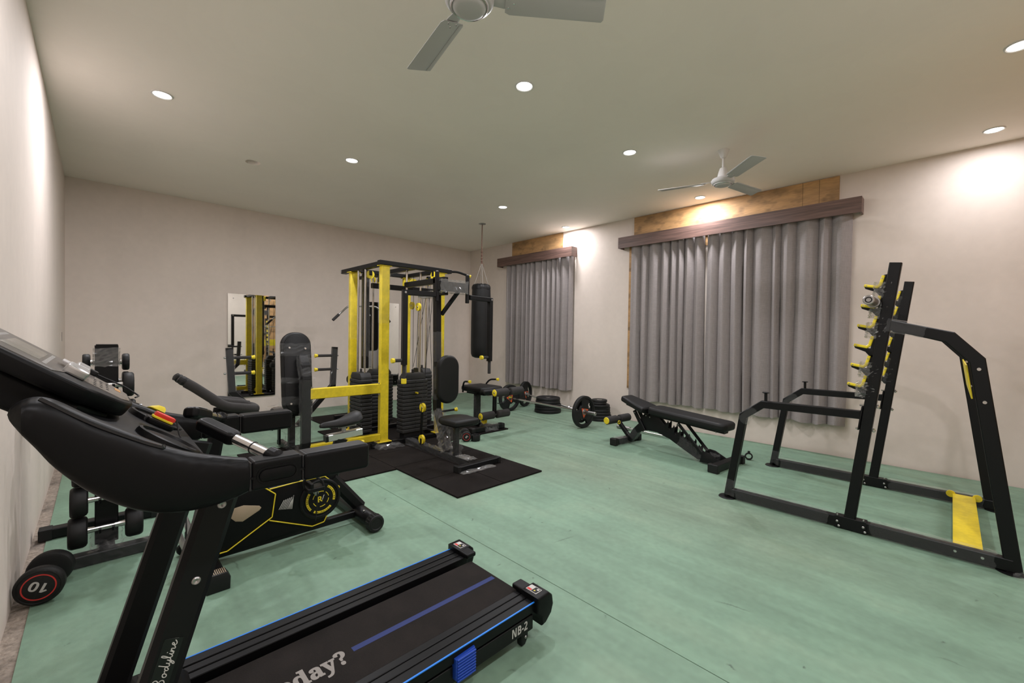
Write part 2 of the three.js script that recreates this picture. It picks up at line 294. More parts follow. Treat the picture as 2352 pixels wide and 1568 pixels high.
// pelmets and curtains
function pelmet(z0, z1, label) {
  const y0 = 2.652, y1 = 2.818, p = thing('curtain_pelmet', label, 'pelmet', [0, y0, (z0 + z1) / 2]);
  put(p, 'front_board', matLaminate, bx(-0.152, -0.134, y0, y1, z0, z1));
  for (const z of [z0, z1 - 0.018]) put(p, 'end_board', matLaminate, bx(-0.133, -0.0005, y0, y1, z + 0.0002, z + 0.0178));
  put(p, 'curtain_track', matWhite, bx(-0.09, -0.06, y1 - 0.05, y1 - 0.03, z0 + 0.03, z1 - 0.03));
}
pelmet(1.06, 2.945, 'dark wood laminate pelmet above the narrow curtain near the corner');
pelmet(3.85, 6.785, 'dark wood laminate pelmet above the wide curtain under the ceiling fan');
function curtain(z0, z1, folds, label, sd) {
  const y0 = 0.345, y1 = 2.765, nz_ = folds * 14, ny = 26, pos = [], P = [];
  // fold boundaries with uneven widths
  let s0 = seed; seed = sd; const wd = Array.from({ length: folds }, () => rr(0.55, 1.5)), tot = wd.reduce((a, b) => a + b), am = Array.from({ length: folds + 1 }, () => rr(0.7, 1.15)), sk = Array.from({ length: folds + 1 }, () => rr(-0.012, 0.012)); seed = s0;
  const cum = [0]; wd.forEach((w) => cum.push(cum[cum.length - 1] + w / tot));
  for (let j = 0; j <= ny; j++) {
    const v = j / ny, row = []; // v 0 bottom .. 1 top
    for (let i = 0; i <= nz_; i++) {
      const f = i / 14, k = Math.min(folds - 1, Math.floor(f)), t = f - k, u = cum[k] + (cum[k + 1] - cum[k]) * t;
      const A = (0.038 + 0.008 * (1 - v)) * (am[k] * (1 - t) + am[k + 1] * t);
      const hump = Math.pow(Math.sin(t * Math.PI), 0.62), x = 1 - 2 * hump;
      const sway = (1 - v) * (1 - v) * (sk[k] * (1 - t) + sk[k + 1] * t), hem = v * (y1 - y0) < 0.115 ? -0.003 : 0;
      row.push(V(-0.074 + hem + A * x + sway * 0.8, y0 + (y1 - y0) * v + (1 - v) * 0.010 * Math.sin(k * 2.1 + t * 3), z0 + (z1 - z0) * u + sway * 1.6 + Math.sin(t * Math.PI * 2) * 0.012));
    }
    P.push(row);
  }
  const uv = []; const quad = (a, b, c, d, q) => { for (const [p, t] of [[a, q[0]], [b, q[1]], [c, q[2]], [a, q[0]], [c, q[2]], [d, q[3]]]) { pos.push(p.x, p.y, p.z); uv.push(t[0], t[1]); } };
  const off = (p) => V(p.x + 0.0035, p.y, p.z), L = (z1 - z0) * 1.9;
  for (let j = 0; j < ny; j++) for (let i = 0; i < nz_; i++) {
    const q = [[i, j], [i + 1, j], [i + 1, j + 1], [i, j + 1]].map(([a, b]) => [a / nz_ * L, b / ny * (y1 - y0)]);
    quad(P[j][i], P[j][i + 1], P[j + 1][i + 1], P[j + 1][i], q); quad(off(P[j][i + 1]), off(P[j][i]), off(P[j + 1][i]), off(P[j + 1][i + 1]), q);
    if (!j) quad(P[0][i + 1], P[0][i], off(P[0][i]), off(P[0][i + 1]), q);
  }
  const g = new THREE.BufferGeometry(); g.setAttribute('position', new THREE.Float32BufferAttribute(pos, 3)); g.setAttribute('uv', new THREE.Float32BufferAttribute(uv, 2)); g.computeVertexNormals();
  put(scene, 'curtain', matCurtain, toCreasedNormals(g, 0.9), { keepUV: true, label, category: 'curtain' });
}
curtain(1.235, 2.179, 7, 'grey curtain half of the narrow window, beside the punching bag', 771);
curtain(2.18, 2.905, 6, 'grey curtain half of the narrow window, beside the bare wall between the windows', 442);
curtain(4.015, 5.125, 8, 'grey curtain half of the wide window, behind the adjustable bench', 993);
curtain(5.165, 6.70, 10, 'grey curtain half of the wide window, behind the squat rack', 664);

// mirrors
function mirror(x0, x1, y0, y1, label, tilt = 0) {
  const m = thing('wall_mirror', label, 'mirror', [(x0 + x1) / 2, y0, 0.004]); const zo = tilt < 0 ? 0.019 : 0;
  const g = put(m, 'glass', matMirror, rbx(x0, x1, y0, y1, 0.0045, 0.0095, 0.001, 1));
  for (const [x, y] of [[x0 + 0.07, y1 - 0.07], [x1 - 0.07, y1 - 0.07], [x0 + 0.07, y0 + 0.07], [x1 - 0.07, y0 + 0.07]]) put(m, 'screw', matSteel, turned([[0, 0.004], [0.007, 0.003], [0.009, 0]], [x, y, 0.009], [x, y, 1], 12));
  m.rotation.x = tilt; m.position.z += zo; return m;
}
mirror(-4.553, -3.915, 0.285, 1.845, 'tall frameless wall mirror reflecting the yellow posts', -0.009);
mirror(-2.385, -1.75, 0.285, 1.86, 'frameless wall mirror mostly hidden behind the multi gym posts', -0.009);

// downlights
const dl = thing('downlight', LAMPS[0][2], 'ceiling light', [LAMPS[0][0], H, LAMPS[0][1]], { local: true, group: 'recessed ceiling downlights' });
put(dl, 'trim_ring', matWhite, turned([[0.056, 0.0], [0.056, 0.004], [0.062, 0.008], [0.068, 0.006], [0.07, 0]], [0, 0, 0], [0, -1, 0], 32));
put(dl, 'diffuser', matGlow, turned([[0, 0.006], [0.05, 0.006], [0.0555, 0.003]], [0, 0, 0], [0, -1, 0], 32));
LAMPS.slice(1).forEach(([x, z, lab]) => dup(dl, [x, H, z], 0, lab));

// ceiling fans
function fan(x, z, hubY, phase, label) {
  const f = thing('ceiling_fan', label, 'ceiling fan', [x, hubY, z], { local: true, group: 'ceiling fans' });
  const top = H - hubY;
  put(f, 'canopy', matWhite, turned([[0.012, 0.0], [0.022, 0.004], [0.03, 0.02], [0.05, 0.075], [0.052, 0.08], [0.01, 0.078]], [0, top - 0.08, 0], [0, top, 0], 24));
  put(f, 'downrod', matWhite, cyl([0, 0.09, 0], [0, top - 0.05, 0], 0.011, 14));
  put(f, 'motor_cover', matWhite, turned([[0.012, 0.15], [0.03, 0.14], [0.04, 0.11], [0.052, 0.055], [0.06, 0.04], [0.01, 0.035]], [0, 0, 0], [0, 1, 0], 28));
  const mh = put(f, 'motor_housing', matFanGrey, turned([[0, -0.034], [0.05, -0.033], [0.068, -0.026], [0.074, -0.018], [0.08, -0.019], [0.084, -0.012], [0.094, -0.008], [0.105, 0.006], [0.107, 0.022], [0.098, 0.036], [0.05, 0.042], [0, 0.042]], [0, 0, 0], [0, 1, 0], 40));
  put(f, 'rim_band', matChrome, turned([[0.0745, -0.02], [0.0775, -0.0225], [0.081, -0.0195], [0.0775, -0.0175]], [0, 0, 0], [0, 1, 0], 40), {}); void mh;
  for (let k = 0; k < 3; k++) {
    const a = phase + k * Math.PI * 2 / 3, R = new THREE.Matrix4().makeRotationY(-a);
    const prof = [[0.155, -0.05], [0.17, -0.058], [0.57, -0.066], [0.585, -0.056], [0.6, 0.05], [0.592, 0.062], [0.175, 0.055], [0.155, 0.045]];
    const bl = slab(prof, 0.003, [0, 0, 0], [1, 0, 0], [0, 1, 0], 0.001), lip = slab([[0.16, -0.053], [0.575, -0.066], [0.58, -0.045], [0.165, -0.036]], 0.002, [0, -0.0035, 0], [1, 0, 0], [0, 1, 0], 0.0008);
    const tilt = new THREE.Matrix4().makeRotationX(-0.19);
    const b = put(f, 'blade', matFanGrey, [bl, lip].map((g) => g.applyMatrix4(tilt).applyMatrix4(R).translate(0, 0.012, 0)));
    put(f, 'blade_iron', matFanGrey, slab([[0.085, -0.018], [0.15, -0.03], [0.19, -0.026], [0.2, 0], [0.19, 0.026], [0.15, 0.03], [0.085, 0.018]], 0.004, [0, 0.018, 0], [1, 0, 0], [0, 1, 0], 0.001).applyMatrix4(tilt).applyMatrix4(R));
    for (const [u, w] of [[0.168, -0.02], [0.168, 0.02], [0.192, 0]]) put(b, 'screw', matChrome, turned([[0, 0.003], [0.0035, 0.002], [0.0045, 0]], [u, -0.002, w], [u, -1, w], 10).applyMatrix4(tilt).applyMatrix4(R).translate(0, 0.012, 0));
  }
}
fan(-4.78, 6.0, 2.722, 0.70, 'white three-blade ceiling fan above the treadmill');
fan(-1.553, 5.888, 2.81, 0.22, 'white three-blade ceiling fan on a downrod in front of the wide curtain');

// ---------------------------------------------------------------- squat rack
{
  const r = thing('squat_rack', 'black steel squat rack with yellow bar hooks and clear wrapping film', 'squat rack', [-1.6, 0, 7.0]);
  const X = [1, 0, 0], up = (y) => 7.02 + (y - 0.08) * 0.114;
  const N2 = [-2.23, -0.97];
  for (const x of N2) {
    const s = x < -1.6 ? -1 : 1, ro = s > 0 ? 0.03 : 0;
    put(r, 'base_rail', matBlack, bar([[x, 0.045, 6.235], [x, 0.045, 7.745]], 0.055, 0.07, X));
    put(r, 'base_sleeve', matBlack, [bar([[x, 0.045, 6.94], [x, 0.045, 7.11]], 0.066, 0.081, X, 0.003)]);
    for (const z of [6.955, 7.095]) putEach(r, 'strap_bolt', matSteel, [cyl([x - 0.03, 0.086, z], [x - 0.03, 0.1, z], 0.006, 8), cyl([x - 0.034, 0.05, z], [x - 0.044, 0.05, z], 0.008, 8), cyl([x - 0.034, 0.02, z + 0.01], [x - 0.044, 0.02, z + 0.01], 0.008, 8)]);
    put(r, 'foot_disc', matBlack, turned([[0, 0], [0.062, 0], [0.066, 0.003], [0.06, 0.009], [0, 0.009]], [x, 0, 6.228], [x, 1, 6.228], 28));
    put(r, 'front_arm', matBlack, bar([[x, 0.012, 6.235], [x, 0.685, 6.337], [x, 0.79, 6.47], [x, 0.795, 7.06]], 0.055, 0.055, X));
    put(r, 'safety_pin', matBlack, [cyl([x, 0.81, 6.49], [x, 0.878, 6.489], 0.011, 12), cyl([x, 0.878, 6.489], [x, 0.886, 6.489], 0.026, 16)]);
    put(r, 'upright', matBlack, bar([[x, 0.07, up(0.07)], [x, 1.8, up(1.8)]], 0.06, 0.062, X));
    put(r, 'rear_frame', matBlack, bar([[x, 1.40, up(1.40) + 0.02], [x, 1.325, 7.47 - ro], [x, 1.19, 7.585 - ro], [x, 0.005, 7.752 - ro]], 0.05, 0.068, X));
    put(r, 'rear_foot_plate', matBlack, slab(circ(0.06, 24), 0.006, [x, 0.004, 7.74], X, [0, 1, 0], 0.002));
    for (const y of [0.70, 0.86]) put(r, 'bolt', matChrome, [cyl([x - 0.0, y, up(y) - 0.055], [x, y, up(y) + 0.05], 0.007, 10), cyl([x, y, up(y) + 0.033], [x, y, up(y) + 0.046], 0.013, 6)]);
    put(r, 'arm_bracket', matBlack, slab([[-0.07, -0.035], [0.09, -0.035], [0.09, 0.035], [-0.07, 0.035]], 0.008, [x, 0.765, up(0.765) - 0.037], [0, 1, 0.114], [0, -0.114, 1], 0.002));
    // hooks
    for (let k = 0; k < 6; k++) {
      const y = 1.660 - k * 0.1325, t = up(y) - 0.139, zb = up(y) - 0.02;
      put(r, 'hook_plate', matBlack, slab([[t, y - 0.004], [t + 0.005, y - 0.018], [t + 0.06, y - 0.042], [t + 0.085, y - 0.075], [zb, y - 0.09], [zb + 0.01, y + 0.075], [t + 0.098, y + 0.068], [t + 0.086, y - 0.018]].map(([a, b]) => [a - 7, b - 1]), 0.012, [x, 1, 7], [0, 0, 1], [-1, 0, 0], 0.002));
      const h = put(r, 'hook_liner', matYellowPlastic, bar([[x, y + 0.004, t], [x, y - 0.010, t + 0.066], [x, y + 0.004, t + 0.082], [x, y + 0.064, t + 0.097]], 0.03, 0.017, X, 0.004), { label: 'yellow plastic hook liner' });
      for (const [a, b] of [[0.012, 0.001], [0.091, 0.045]]) put(h, 'screw', matSteel, turned([[0, 0.002], [0.004, 0.001], [0.0045, 0]], [x - 0.0145, y + b, t + a], [x - 1, y + b, t + a], 10));
      if ([0, 1, 2, 4, 5].includes(k)) put(r, 'wrapping_film', s < 0 ? matFilmThick : matFilm, film([x, y - 0.085, up(y) - 0.05], [x, y + 0.02, up(y) - 0.04], 0.02, 0.06, X, 0.02, 0.008, 0.003, 36));
    }
    for (const y of [0.95, 1.14]) put(r, 'bolt', matChrome, turned([[0, 0.006], [0.009, 0.005], [0.011, 0]], [x - 0.025, y, 7.585 - ro + (1.19 - y) * 0.141], [x - 1, y, 7.585 - ro + (1.19 - y) * 0.141], 14));
    putEach(r, 'wrapping_film', matFilm, [film([x, 1.40, up(1.4) + 0.01], [x, 1.36, 7.36], 0.055, 0.072, X, 0.005), film([x, 0.05, 6.3], [x, 0.05, 6.9], 0.06, 0.075, X, 0.004, 0.03), film([x, 0.05, 7.13], [x, 0.05, 7.68], 0.06, 0.075, X, 0.004, 0.03), film([x, 0.03, 6.245], [x, 0.16, 6.262], 0.066, 0.07, X, 0.008), film([x, 0.64, 6.33], [x, 0.75, 6.42], 0.06, 0.06, X, 0.004)]);
    putEach(r, 'plate_bolt', matChrome, [7.52, 7.63].map((z) => turned([[0, 0.005], [0.007, 0.004], [0.009, 0]], [x - 0.027, 0.05, z], [x - 1, 0.05, z], 12)));
    // yellow lugs where the cross plate bolts on
    if (s > 0) putEach(r, 'plate_lug', matYellow, [7.50, 7.645].map((z) => turned([[0, 0], [0.026, 0], [0.028, 0.004], [0.026, 0.008], [0, 0.008]], [x - s * 0.028, 0.075, z], [x - s, 0.075, z], 20)));
  }
  put(r, 'cross_plate', matYellow, slab([[-0.602, -0.062], [0.602, -0.062], [0.602, 0.062], [-0.602, 0.062]], 0.008, [-1.6, 0.077, 7.572], X, [0, 1, 0], 0.002), { label: 'yellow steel plate joining the base rails' });
  put(r, 'rear_cross_plate', matYellow, slab([[-0.605, -0.1], [0.605, -0.1], [0.605, 0.1], [-0.605, 0.1]], 0.008, [-1.6, 1.06, 7.556], X, [0, 0.14, 1], 0.002), { label: 'yellow steel plate joining the rear posts' });
  put(r, 'wrapping_film', matFilm, scrap([-2.25, 0.0, 7.80], 0.16, 0.12, 0.03));
}
// barbell resting in the second pair of hooks
function barbell(name, label, a, b, sleeve = 0.4, mat = matChrome, k = 1) {
  a = V(...a); b = V(...b); const t = thing(name, label, 'barbell', a.clone().lerp(b, 0.5).toArray()), L = a.distanceTo(b), at = (d) => a.clone().lerp(b, d / L);
  put(t, 'shaft', mat, cyl(at(sleeve - 0.01), at(L - sleeve + 0.01), 0.0145, 16));
  for (const [e, f] of [[0, sleeve], [L, L - sleeve]]) {
    const s = e === 0 ? 1 : -1;
    if (k > 1) put(t, 'sleeve_end_ring', matDark, turned([[0.0125, 0], [0.0125, 0.0006], [0.0185, 0.0006], [0.0185, 0]], at(e), at(e - s), 24));
    put(t, 'sleeve', matSteel, turned([[0, 0.004], [0.012, 0.004], [0.012, 0.001], [0.017 * k, 0.001], [0.017 * k, 0], [0.0215 * k, 0], [0.0245 * k, 0.004], [0.0245 * k, sleeve - 0.03], [0.036, sleeve - 0.03], [0.037, sleeve - 0.004], [0.03, sleeve], [0.0145, sleeve + 0.003]], at(e), at(e + s), 28));
  }
  return t;
}
const BZ = 7.02 + (1.5275 - 0.08) * 0.114 - 0.072;
barbell('barbell', 'steel barbell resting on the hooks of the squat rack', [-2.5, 1.5495, BZ], [-0.62, 1.5495, BZ], 0.245, matChrome, 1.2);

// ---------------------------------------------------------------- adjustable bench
{
  const b = thing('adjustable_bench', 'black adjustable weight bench with ladder notches in front of the wide curtain', 'bench', [-1.29, 0, 4.73], { local: true, turn: Math.atan2(-0.12, 1.22) });
  const X = [1, 0, 0];                                        // local: z runs from the front foot toward the back foot, x across
  put(b, 'front_foot', matBlack, bar([[-0.235, 0.045, 0], [0.235, 0.045, 0]], 0.07, 0.06, [0, 0, 1]));
  for (const s of [-1, 1]) put(b, 'foot_cap', matRubberBlack, rbx(s < 0 ? -0.262 : 0.205, s < 0 ? -0.205 : 0.262, 0, 0.085, -0.045, 0.045, 0.012));
  putEach(b, 'wrapping_film', matFilm, [film([-0.2, 0.045, 0], [0.05, 0.045, 0], 0.075, 0.065, [0, 0, 1], 0.014), film([0, 0.1, 0.08], [0, 0.2, 0.16], 0.08, 0.09, X, 0.012), scrap([-0.16, 0.085, 0.03], 0.14, 0.1, 0.02)]);
  put(b, 'main_frame', matBlack, slab([[0.02, 0.05], [0.09, 0.03], [0.20, 0.17], [0.30, 0.21], [0.44, 0.21], [0.60, 0.165], [0.78, 0.08], [0.92, 0.02], [1.10, 0.02], [1.10, 0.07], [0.98, 0.1], [0.85, 0.16], [0.72, 0.22], [0.60, 0.28], [0.52, 0.33], [0.42, 0.43], [0.30, 0.43], [0.22, 0.35], [0.20, 0.28], [0.12, 0.2]], 0.06, [0, 0, 0], [0, 0, 1], [-1, 0, 0], 0.006));
  for (let k = 0; k < 7; k++) { const z = 0.56 + k * 0.073, y = 0.325 - k * 0.038; for (const s of [-1, 1]) put(b, 'notch', matBlack, slab([[-0.03, -0.05], [0.02, -0.06], [0.026, 0.02], [0.016, 0.045], [0.008, 0.02], [-0.018, 0.0]], 0.008, [s * 0.032, y, z], [0, 0, 1], [-1, 0, 0], 0.001)); }
  put(b, 'roller_arm', matBlack, bar([[0, 0.07, 0.06], [0, 0.245, -0.12]], 0.045, 0.045, X));
  put(b, 'foam_roller', matFoam, [cyl([-0.22, 0.27, -0.13], [-0.03, 0.27, -0.13], 0.048, 24, 0.008), cyl([0.03, 0.27, -0.13], [0.22, 0.27, -0.13], 0.048, 24, 0.008), cyl([-0.04, 0.27, -0.13], [0.04, 0.27, -0.13], 0.03, 16)]);
  for (const s of [-1, 1]) put(b, 'roller_cap', matYellowPlastic, turned([[0, 0.006], [0.036, 0.006], [0.04, 0.003], [0.042, 0]], [s * 0.219, 0.27, -0.13], [s, 0.27, -0.13], 24), { label: 'yellow end cap' });
  put(b, 'pull_ring', matYellowPlastic, new THREE.TorusGeometry(0.02, 0.005, 8, 20).translate(-0.045, 0.24, -0.075));
  putEach(b, 'seat_post', matBlack, [bar([[-0.04, 0.2, 0.28], [-0.04, 0.42, 0.14]], 0.02, 0.045, X), bar([[0.04, 0.2, 0.28], [0.04, 0.42, 0.14]], 0.02, 0.045, X)]);
  put(b, 'seat_bracket', matBlack, bar([[0, 0.485, 0.03], [0, 0.40, 0.34]], 0.1, 0.03, X));
  const d1 = V(0, -0.095, 0.32).normalize();
  put(b, 'seat_pad', matPad, slab([[-0.105, -0.165], [-0.08, -0.185], [0.08, -0.185], [0.105, -0.165], [0.155, 0.1], [0.15, 0.17], [0.12, 0.185], [-0.12, 0.185], [-0.15, 0.17], [-0.155, 0.1]].map(([x, y]) => [x, -y]), 0.07, [0, 0.50, 0.155], X, V(0, 0.32, 0.095).normalize(), 0.028, [], 5));
  put(b, 'back_frame', matBlack, bar([[0, 0.405, 0.38], [0, 0.355, 1.2]], 0.09, 0.035, X));
  put(b, 'back_pad', matPad, slab([...rrect(0.28, 0.89, 0.07, 6)], 0.082, [0, 0.436, 0.805], X, V(0, 0.998, 0.062), 0.028, [], 5));
  for (const s of [-1, 1]) put(b, 'strut', matBlack, bar([[s * 0.075, 0.37, 0.72], [s * 0.065, 0.06, 1.03]], 0.016, 0.034, X));
  for (const [x, y, z] of [[-0.055, 0.375, 0.36], [-0.055, 0.385, 0.31], [-0.085, 0.36, 0.73], [-0.05, 0.345, 1.12], [-0.062, 0.4, 0.16]]) put(b, 'bolt', matSteel, turned([[0, 0.006], [0.006, 0.005], [0.008, 0]], [x, y, z], [x - 1, y, z], 10));
  putEach(b, 'wrapping_film', matFilm, [film([0, 0.17, 0.72], [0, 0.06, 0.98], 0.085, 0.10, X, 0.02, 0.02, 0.008), film([0, 0.06, 0.98], [0, 0.05, 1.12], 0.1, 0.07, X, 0.012)]);
  putEach(b, 'rear_plate', matBlack, [slab([[0.97, 0.015], [1.2, 0.015], [1.2, 0.06], [1.06, 0.125], [1.0, 0.13]], 0.008, [-0.075, 0, 0], [0, 0, 1], [-1, 0, 0], 0.002), slab([[0.97, 0.015], [1.2, 0.015], [1.2, 0.06], [1.06, 0.125], [1.0, 0.13]], 0.008, [0.075, 0, 0], [0, 0, 1], [-1, 0, 0], 0.002)]);
  put(b, 'rear_foot', matBlack, bar([[-0.28, 0.042, 1.215], [0.28, 0.042, 1.215]], 0.075, 0.07, [0, 0, 1]));
  for (const s of [-1, 1]) put(b, 'foot_cap', matRubberBlack, rbx(s < 0 ? -0.3 : 0.245, s < 0 ? -0.245 : 0.3, 0, 0.084, 1.165, 1.265, 0.008));
}

// ---------------------------------------------------------------- weight plates and barbells by the window wall
// tri-grip plate, axis along local z, centred on its hub
function gripPlate(r, t, label, pos, turn, roll = 0, group) {
  const p = thing('weight_plate', label, 'weight plate', pos, { local: true, turn, group });
  const hole = (a0) => { const o = [], n = 8; for (let k = 0; k <= n; k++) o.push(polar(0, 0, r * 0.78, a0 - 0.55 + 1.1 * k / n)); for (let k = 0; k <= n; k++) o.push(polar(0, 0, r * 0.47, a0 + 0.4 - 0.8 * k / n)); return o; };
  put(p, 'disc', matRubberBlack, slab(circ(r, 56), t * 0.7, [0, 0, 0], [Math.cos(roll), Math.sin(roll), 0], [0, 0, 1], 0.006, [hole(0), hole(2.094), hole(4.189), circ(0.026, 20)], 3));
  put(p, 'rim', matRubberBlack, [1, -1].map((s) => turned([[r * 0.84, 0], [r * 0.85, t * 0.18], [r * 0.97, t * 0.18], [r, t * 0.08], [r, 0]], [0, 0, s * t * 0.34], [0, 0, s * 9], 56)));
  put(p, 'hub_insert', matSteel, [1, -1].map((s) => turned([[0.026, 0], [0.026, 0.004], [0.04, 0.004], [0.042, 0]], [0, 0, s * t * 0.35], [0, 0, s * 9], 28)));
  put(p, 'orange_mark', matOrange, [1, -1].map((s) => slab([[-0.075, -0.045], [0.075, -0.045], [0.052, -0.0], [0.0, 0.085], [-0.052, 0.0]], 0.002, [0, 0, s * (t * 0.35 + 0.0008)], [s * Math.cos(roll + 0.5), Math.sin(roll + 0.5), 0], [0, 0, s], 0.0005, [circ(0.044, 20)])), { label: 'orange triangular mark round the hub' });
  return p;
}
{
  const f = V(-1.016, 0.227, 3.886), g = V(-0.928, 0.227, 2.287), dir = f.clone().sub(g).normalize(), turn = Math.atan2(dir.x, dir.z), P = (d) => g.clone().addScaledVector(dir, d), L = f.distanceTo(g);
  barbell('barbell', 'steel barbell on the floor loaded with grip plates by the window wall', P(-0.29).toArray(), P(L + 0.21).toArray(), 0.30);
  gripPlate(0.225, 0.05, 'large black grip plate on the loaded floor barbell, beside the adjustable bench', f.toArray(), turn, 0.35);
  gripPlate(0.16, 0.036, 'smaller black plate set behind the large plate on the floor barbell', P(L - 0.046).toArray(), turn, 1.1);
  gripPlate(0.225, 0.05, 'large black grip plate on the loaded floor barbell, behind the leg station roller', g.toArray(), turn, 0.95);
  const g2 = V(-0.365, 0.227, 2.11), e2 = V(-0.09, 0.028, 3.12);
  barbell('barbell', 'steel bar leaning from a plate to the floor behind the plate stack', g2.clone().lerp(e2, -0.12).toArray(), e2.toArray(), 0.2);
  const d2 = e2.clone().sub(g2).normalize();
  const q = gripPlate(0.225, 0.05, 'black grip plate standing under the narrow curtain on the leaning bar', [g2.x, 0.2275, g2.z], Math.atan2(d2.x, d2.z), 0.5); q.rotation.x = 0;
  const b3 = thing('short_bar', 'short steel dumbbell bar lying on the floor behind the bench', 'bar', [-0.69, 0, 4.62]);
  put(b3, 'shaft', matChrome, cyl([-0.668, 0.0255, 4.40], [-0.718, 0.0255, 5.0], 0.0145, 16));
  put(b3, 'sleeve', matSteel, cyl([-0.652, 0.0255, 4.21], [-0.669, 0.0255, 4.42], 0.0248, 20));
}
// flat stacks of rubber plates
function flatPlate(r, h, pos, label, group) {
  const p = thing('weight_plate', label, 'weight plate', pos, { local: true, group });
  put(p, 'disc', matRubberBlack, turned([[0.026, h * 0.12], [r * 0.8, h * 0.12], [r * 0.83, 0.002], [r * 0.96, 0], [r, h * 0.2], [r, h * 0.78], [r * 0.96, h], [r * 0.83, h - 0.002], [r * 0.8, h * 0.86], [r * 0.42, h * 0.86], [r * 0.38, h - 0.004], [0.05, h - 0.004], [0.026, h - 0.006]], [0, 0, 0], [0, 1, 0], 44));
  put(p, 'hub_insert', matSteel, turned([[0.0255, h * 0.15], [0.0255, h - 0.003], [0.038, h - 0.003], [0.04, h * 0.8]], [0, 0, 0], [0, 1, 0], 24));
  return p;
}
{
  let y = 0; const n1 = ['lowest', 'second', 'third', 'fourth', 'topmost'];
  [[0.225, 0.052], [0.222, 0.05], [0.222, 0.05], [0.208, 0.048], [0.204, 0.048]].forEach(([r, h], k) => { flatPlate(r, h, [-0.46 + rr(-0.006, 0.006), y, 2.74 + rr(-0.006, 0.006)], `large black rubber plate, ${n1[k]} of the five-plate stack below the narrow curtain`, 'large plate stack'); y += h + 0.0006; });
  y = 0; const n2 = ['lowest', 'second', 'third', 'fourth', 'fifth', 'sixth', 'seventh', 'topmost'];
  [[0.19, 0.044], [0.19, 0.042], [0.165, 0.042], [0.163, 0.04], [0.155, 0.036], [0.157, 0.036], [0.125, 0.034], [0.12, 0.034]].forEach(([r, h], k) => { flatPlate(r, h, [-0.33 + rr(-0.012, 0.012), y, 3.68 + rr(-0.012, 0.012)], `black rubber plate, ${n2[k]} of the tapering stack by the bare wall`, 'tapering plate stack'); y += h + 0.0006; });
  const lp = flatPlate(0.16, 0.035, [-0.62, 0.155, 0.105], 'black rubber plate leaning on the back wall behind the leg station seat'); lp.rotation.set(Math.PI / 2 - 0.25, 0, 0);
}
// two bar collars on the floor beside the squat rack
for (const [x, z, a, lab] of [[-0.80, 5.83, 0.4, 'small black bar collar upright on the floor behind the bench end'], [-0.95, 6.0, 1.9, 'small black bar collar lying on the floor beside the squat rack foot']]) {
  const c = thing('bar_collar', lab, 'bar collar', [x, 0, z], { local: true, turn: a });
  put(c, 'ring', matRubberBlack, turned([[0.026, 0], [0.036, 0], [0.038, 0.004], [0.038, 0.026], [0.036, 0.03], [0.026, 0.03], [0.026, 0]], [0, 0.039, 0], [0, 0.039, 1], 24));
  put(c, 'lever', matRubberBlack, rbx(-0.012, 0.012, 0.07, 0.095, 0.004, 0.026, 0.004));
}
// punching bag
{
  const x = -1.352, z = 2.008, b = thing('punching_bag', 'black punching bag hanging on a rope by the room corner', 'punching bag', [x, 0.9, z]);
  put(b, 'bag_body', matPad, turned([[0, 0.9], [0.09, 0.903], [0.14, 0.925], [0.158, 0.97], [0.162, 1.1], [0.163, 1.5], [0.158, 1.9], [0.154, 2.02], [0.15, 2.05]].map(([r, y]) => [r, y]), [x, 0, z], [x, 1, z], 40));
  const top = []; for (let k = 0; k < 60; k++) top.push(k);
  put(b, 'gathered_top', matPad, skin([[0.152, 2.03], [0.156, 2.06], [0.15, 2.09], [0.135, 2.115], [0.1, 2.128], [0.05, 2.125], [0.012, 2.12]].map(([r, y], i) => top.map((k) => { const a = k / 60 * Math.PI * 2, w = 1 + (i > 0 ? 0.018 : 0) * Math.sin(a * 17) + 0.02 * Math.sin(a * 5 + 1); return V(x + r * w * Math.cos(a), y + 0.0025 * Math.sin(a * 9) * (i > 1 ? 1 : 0), z + r * w * Math.sin(a)); })), false, false));
  for (let k = 0; k < 4; k++) { const a = k * Math.PI / 2 + 0.5; put(b, 'hanging_strap', matStrap, tube([[x + 0.13 * Math.cos(a), 2.09, z + 0.13 * Math.sin(a)], [x + 0.09 * Math.cos(a), 2.2, z + 0.09 * Math.sin(a)], [x + 0.008 * Math.cos(a), 2.46, z + 0.008 * Math.sin(a)]], 0.0035, 0.02, 6)); }
  put(b, 'rope', matRope, [tube([[x, 2.44, z], [x + 0.004, 2.6, z - 0.003], [x - 0.003, 2.8, z], [x, H - 0.01, z]], 0.0075, 0.02, 8), ...[2.5, 2.55, 2.6, 2.66].map((y) => new THREE.TorusGeometry(0.011, 0.006, 6, 12).rotateX(1.3).translate(x, y, z)), tube([[x, 2.5, z], [x + 0.03, 2.46, z + 0.01], [x + 0.035, 2.42, z + 0.012]], 0.004, 0.01, 5)]);
  put(b, 'ceiling_plate', matSteel, turned([[0, 0.016], [0.02, 0.014], [0.055, 0.006], [0.062, 0]], [x, H, z], [x, 0, z], 24));
  put(b, 'lace', matStrap, tube([[x + 0.02, 1.72, z + 0.16], [x + 0.022, 1.64, z + 0.166], [x + 0.018, 1.58, z + 0.165]], 0.0035, 0.01, 5));
}

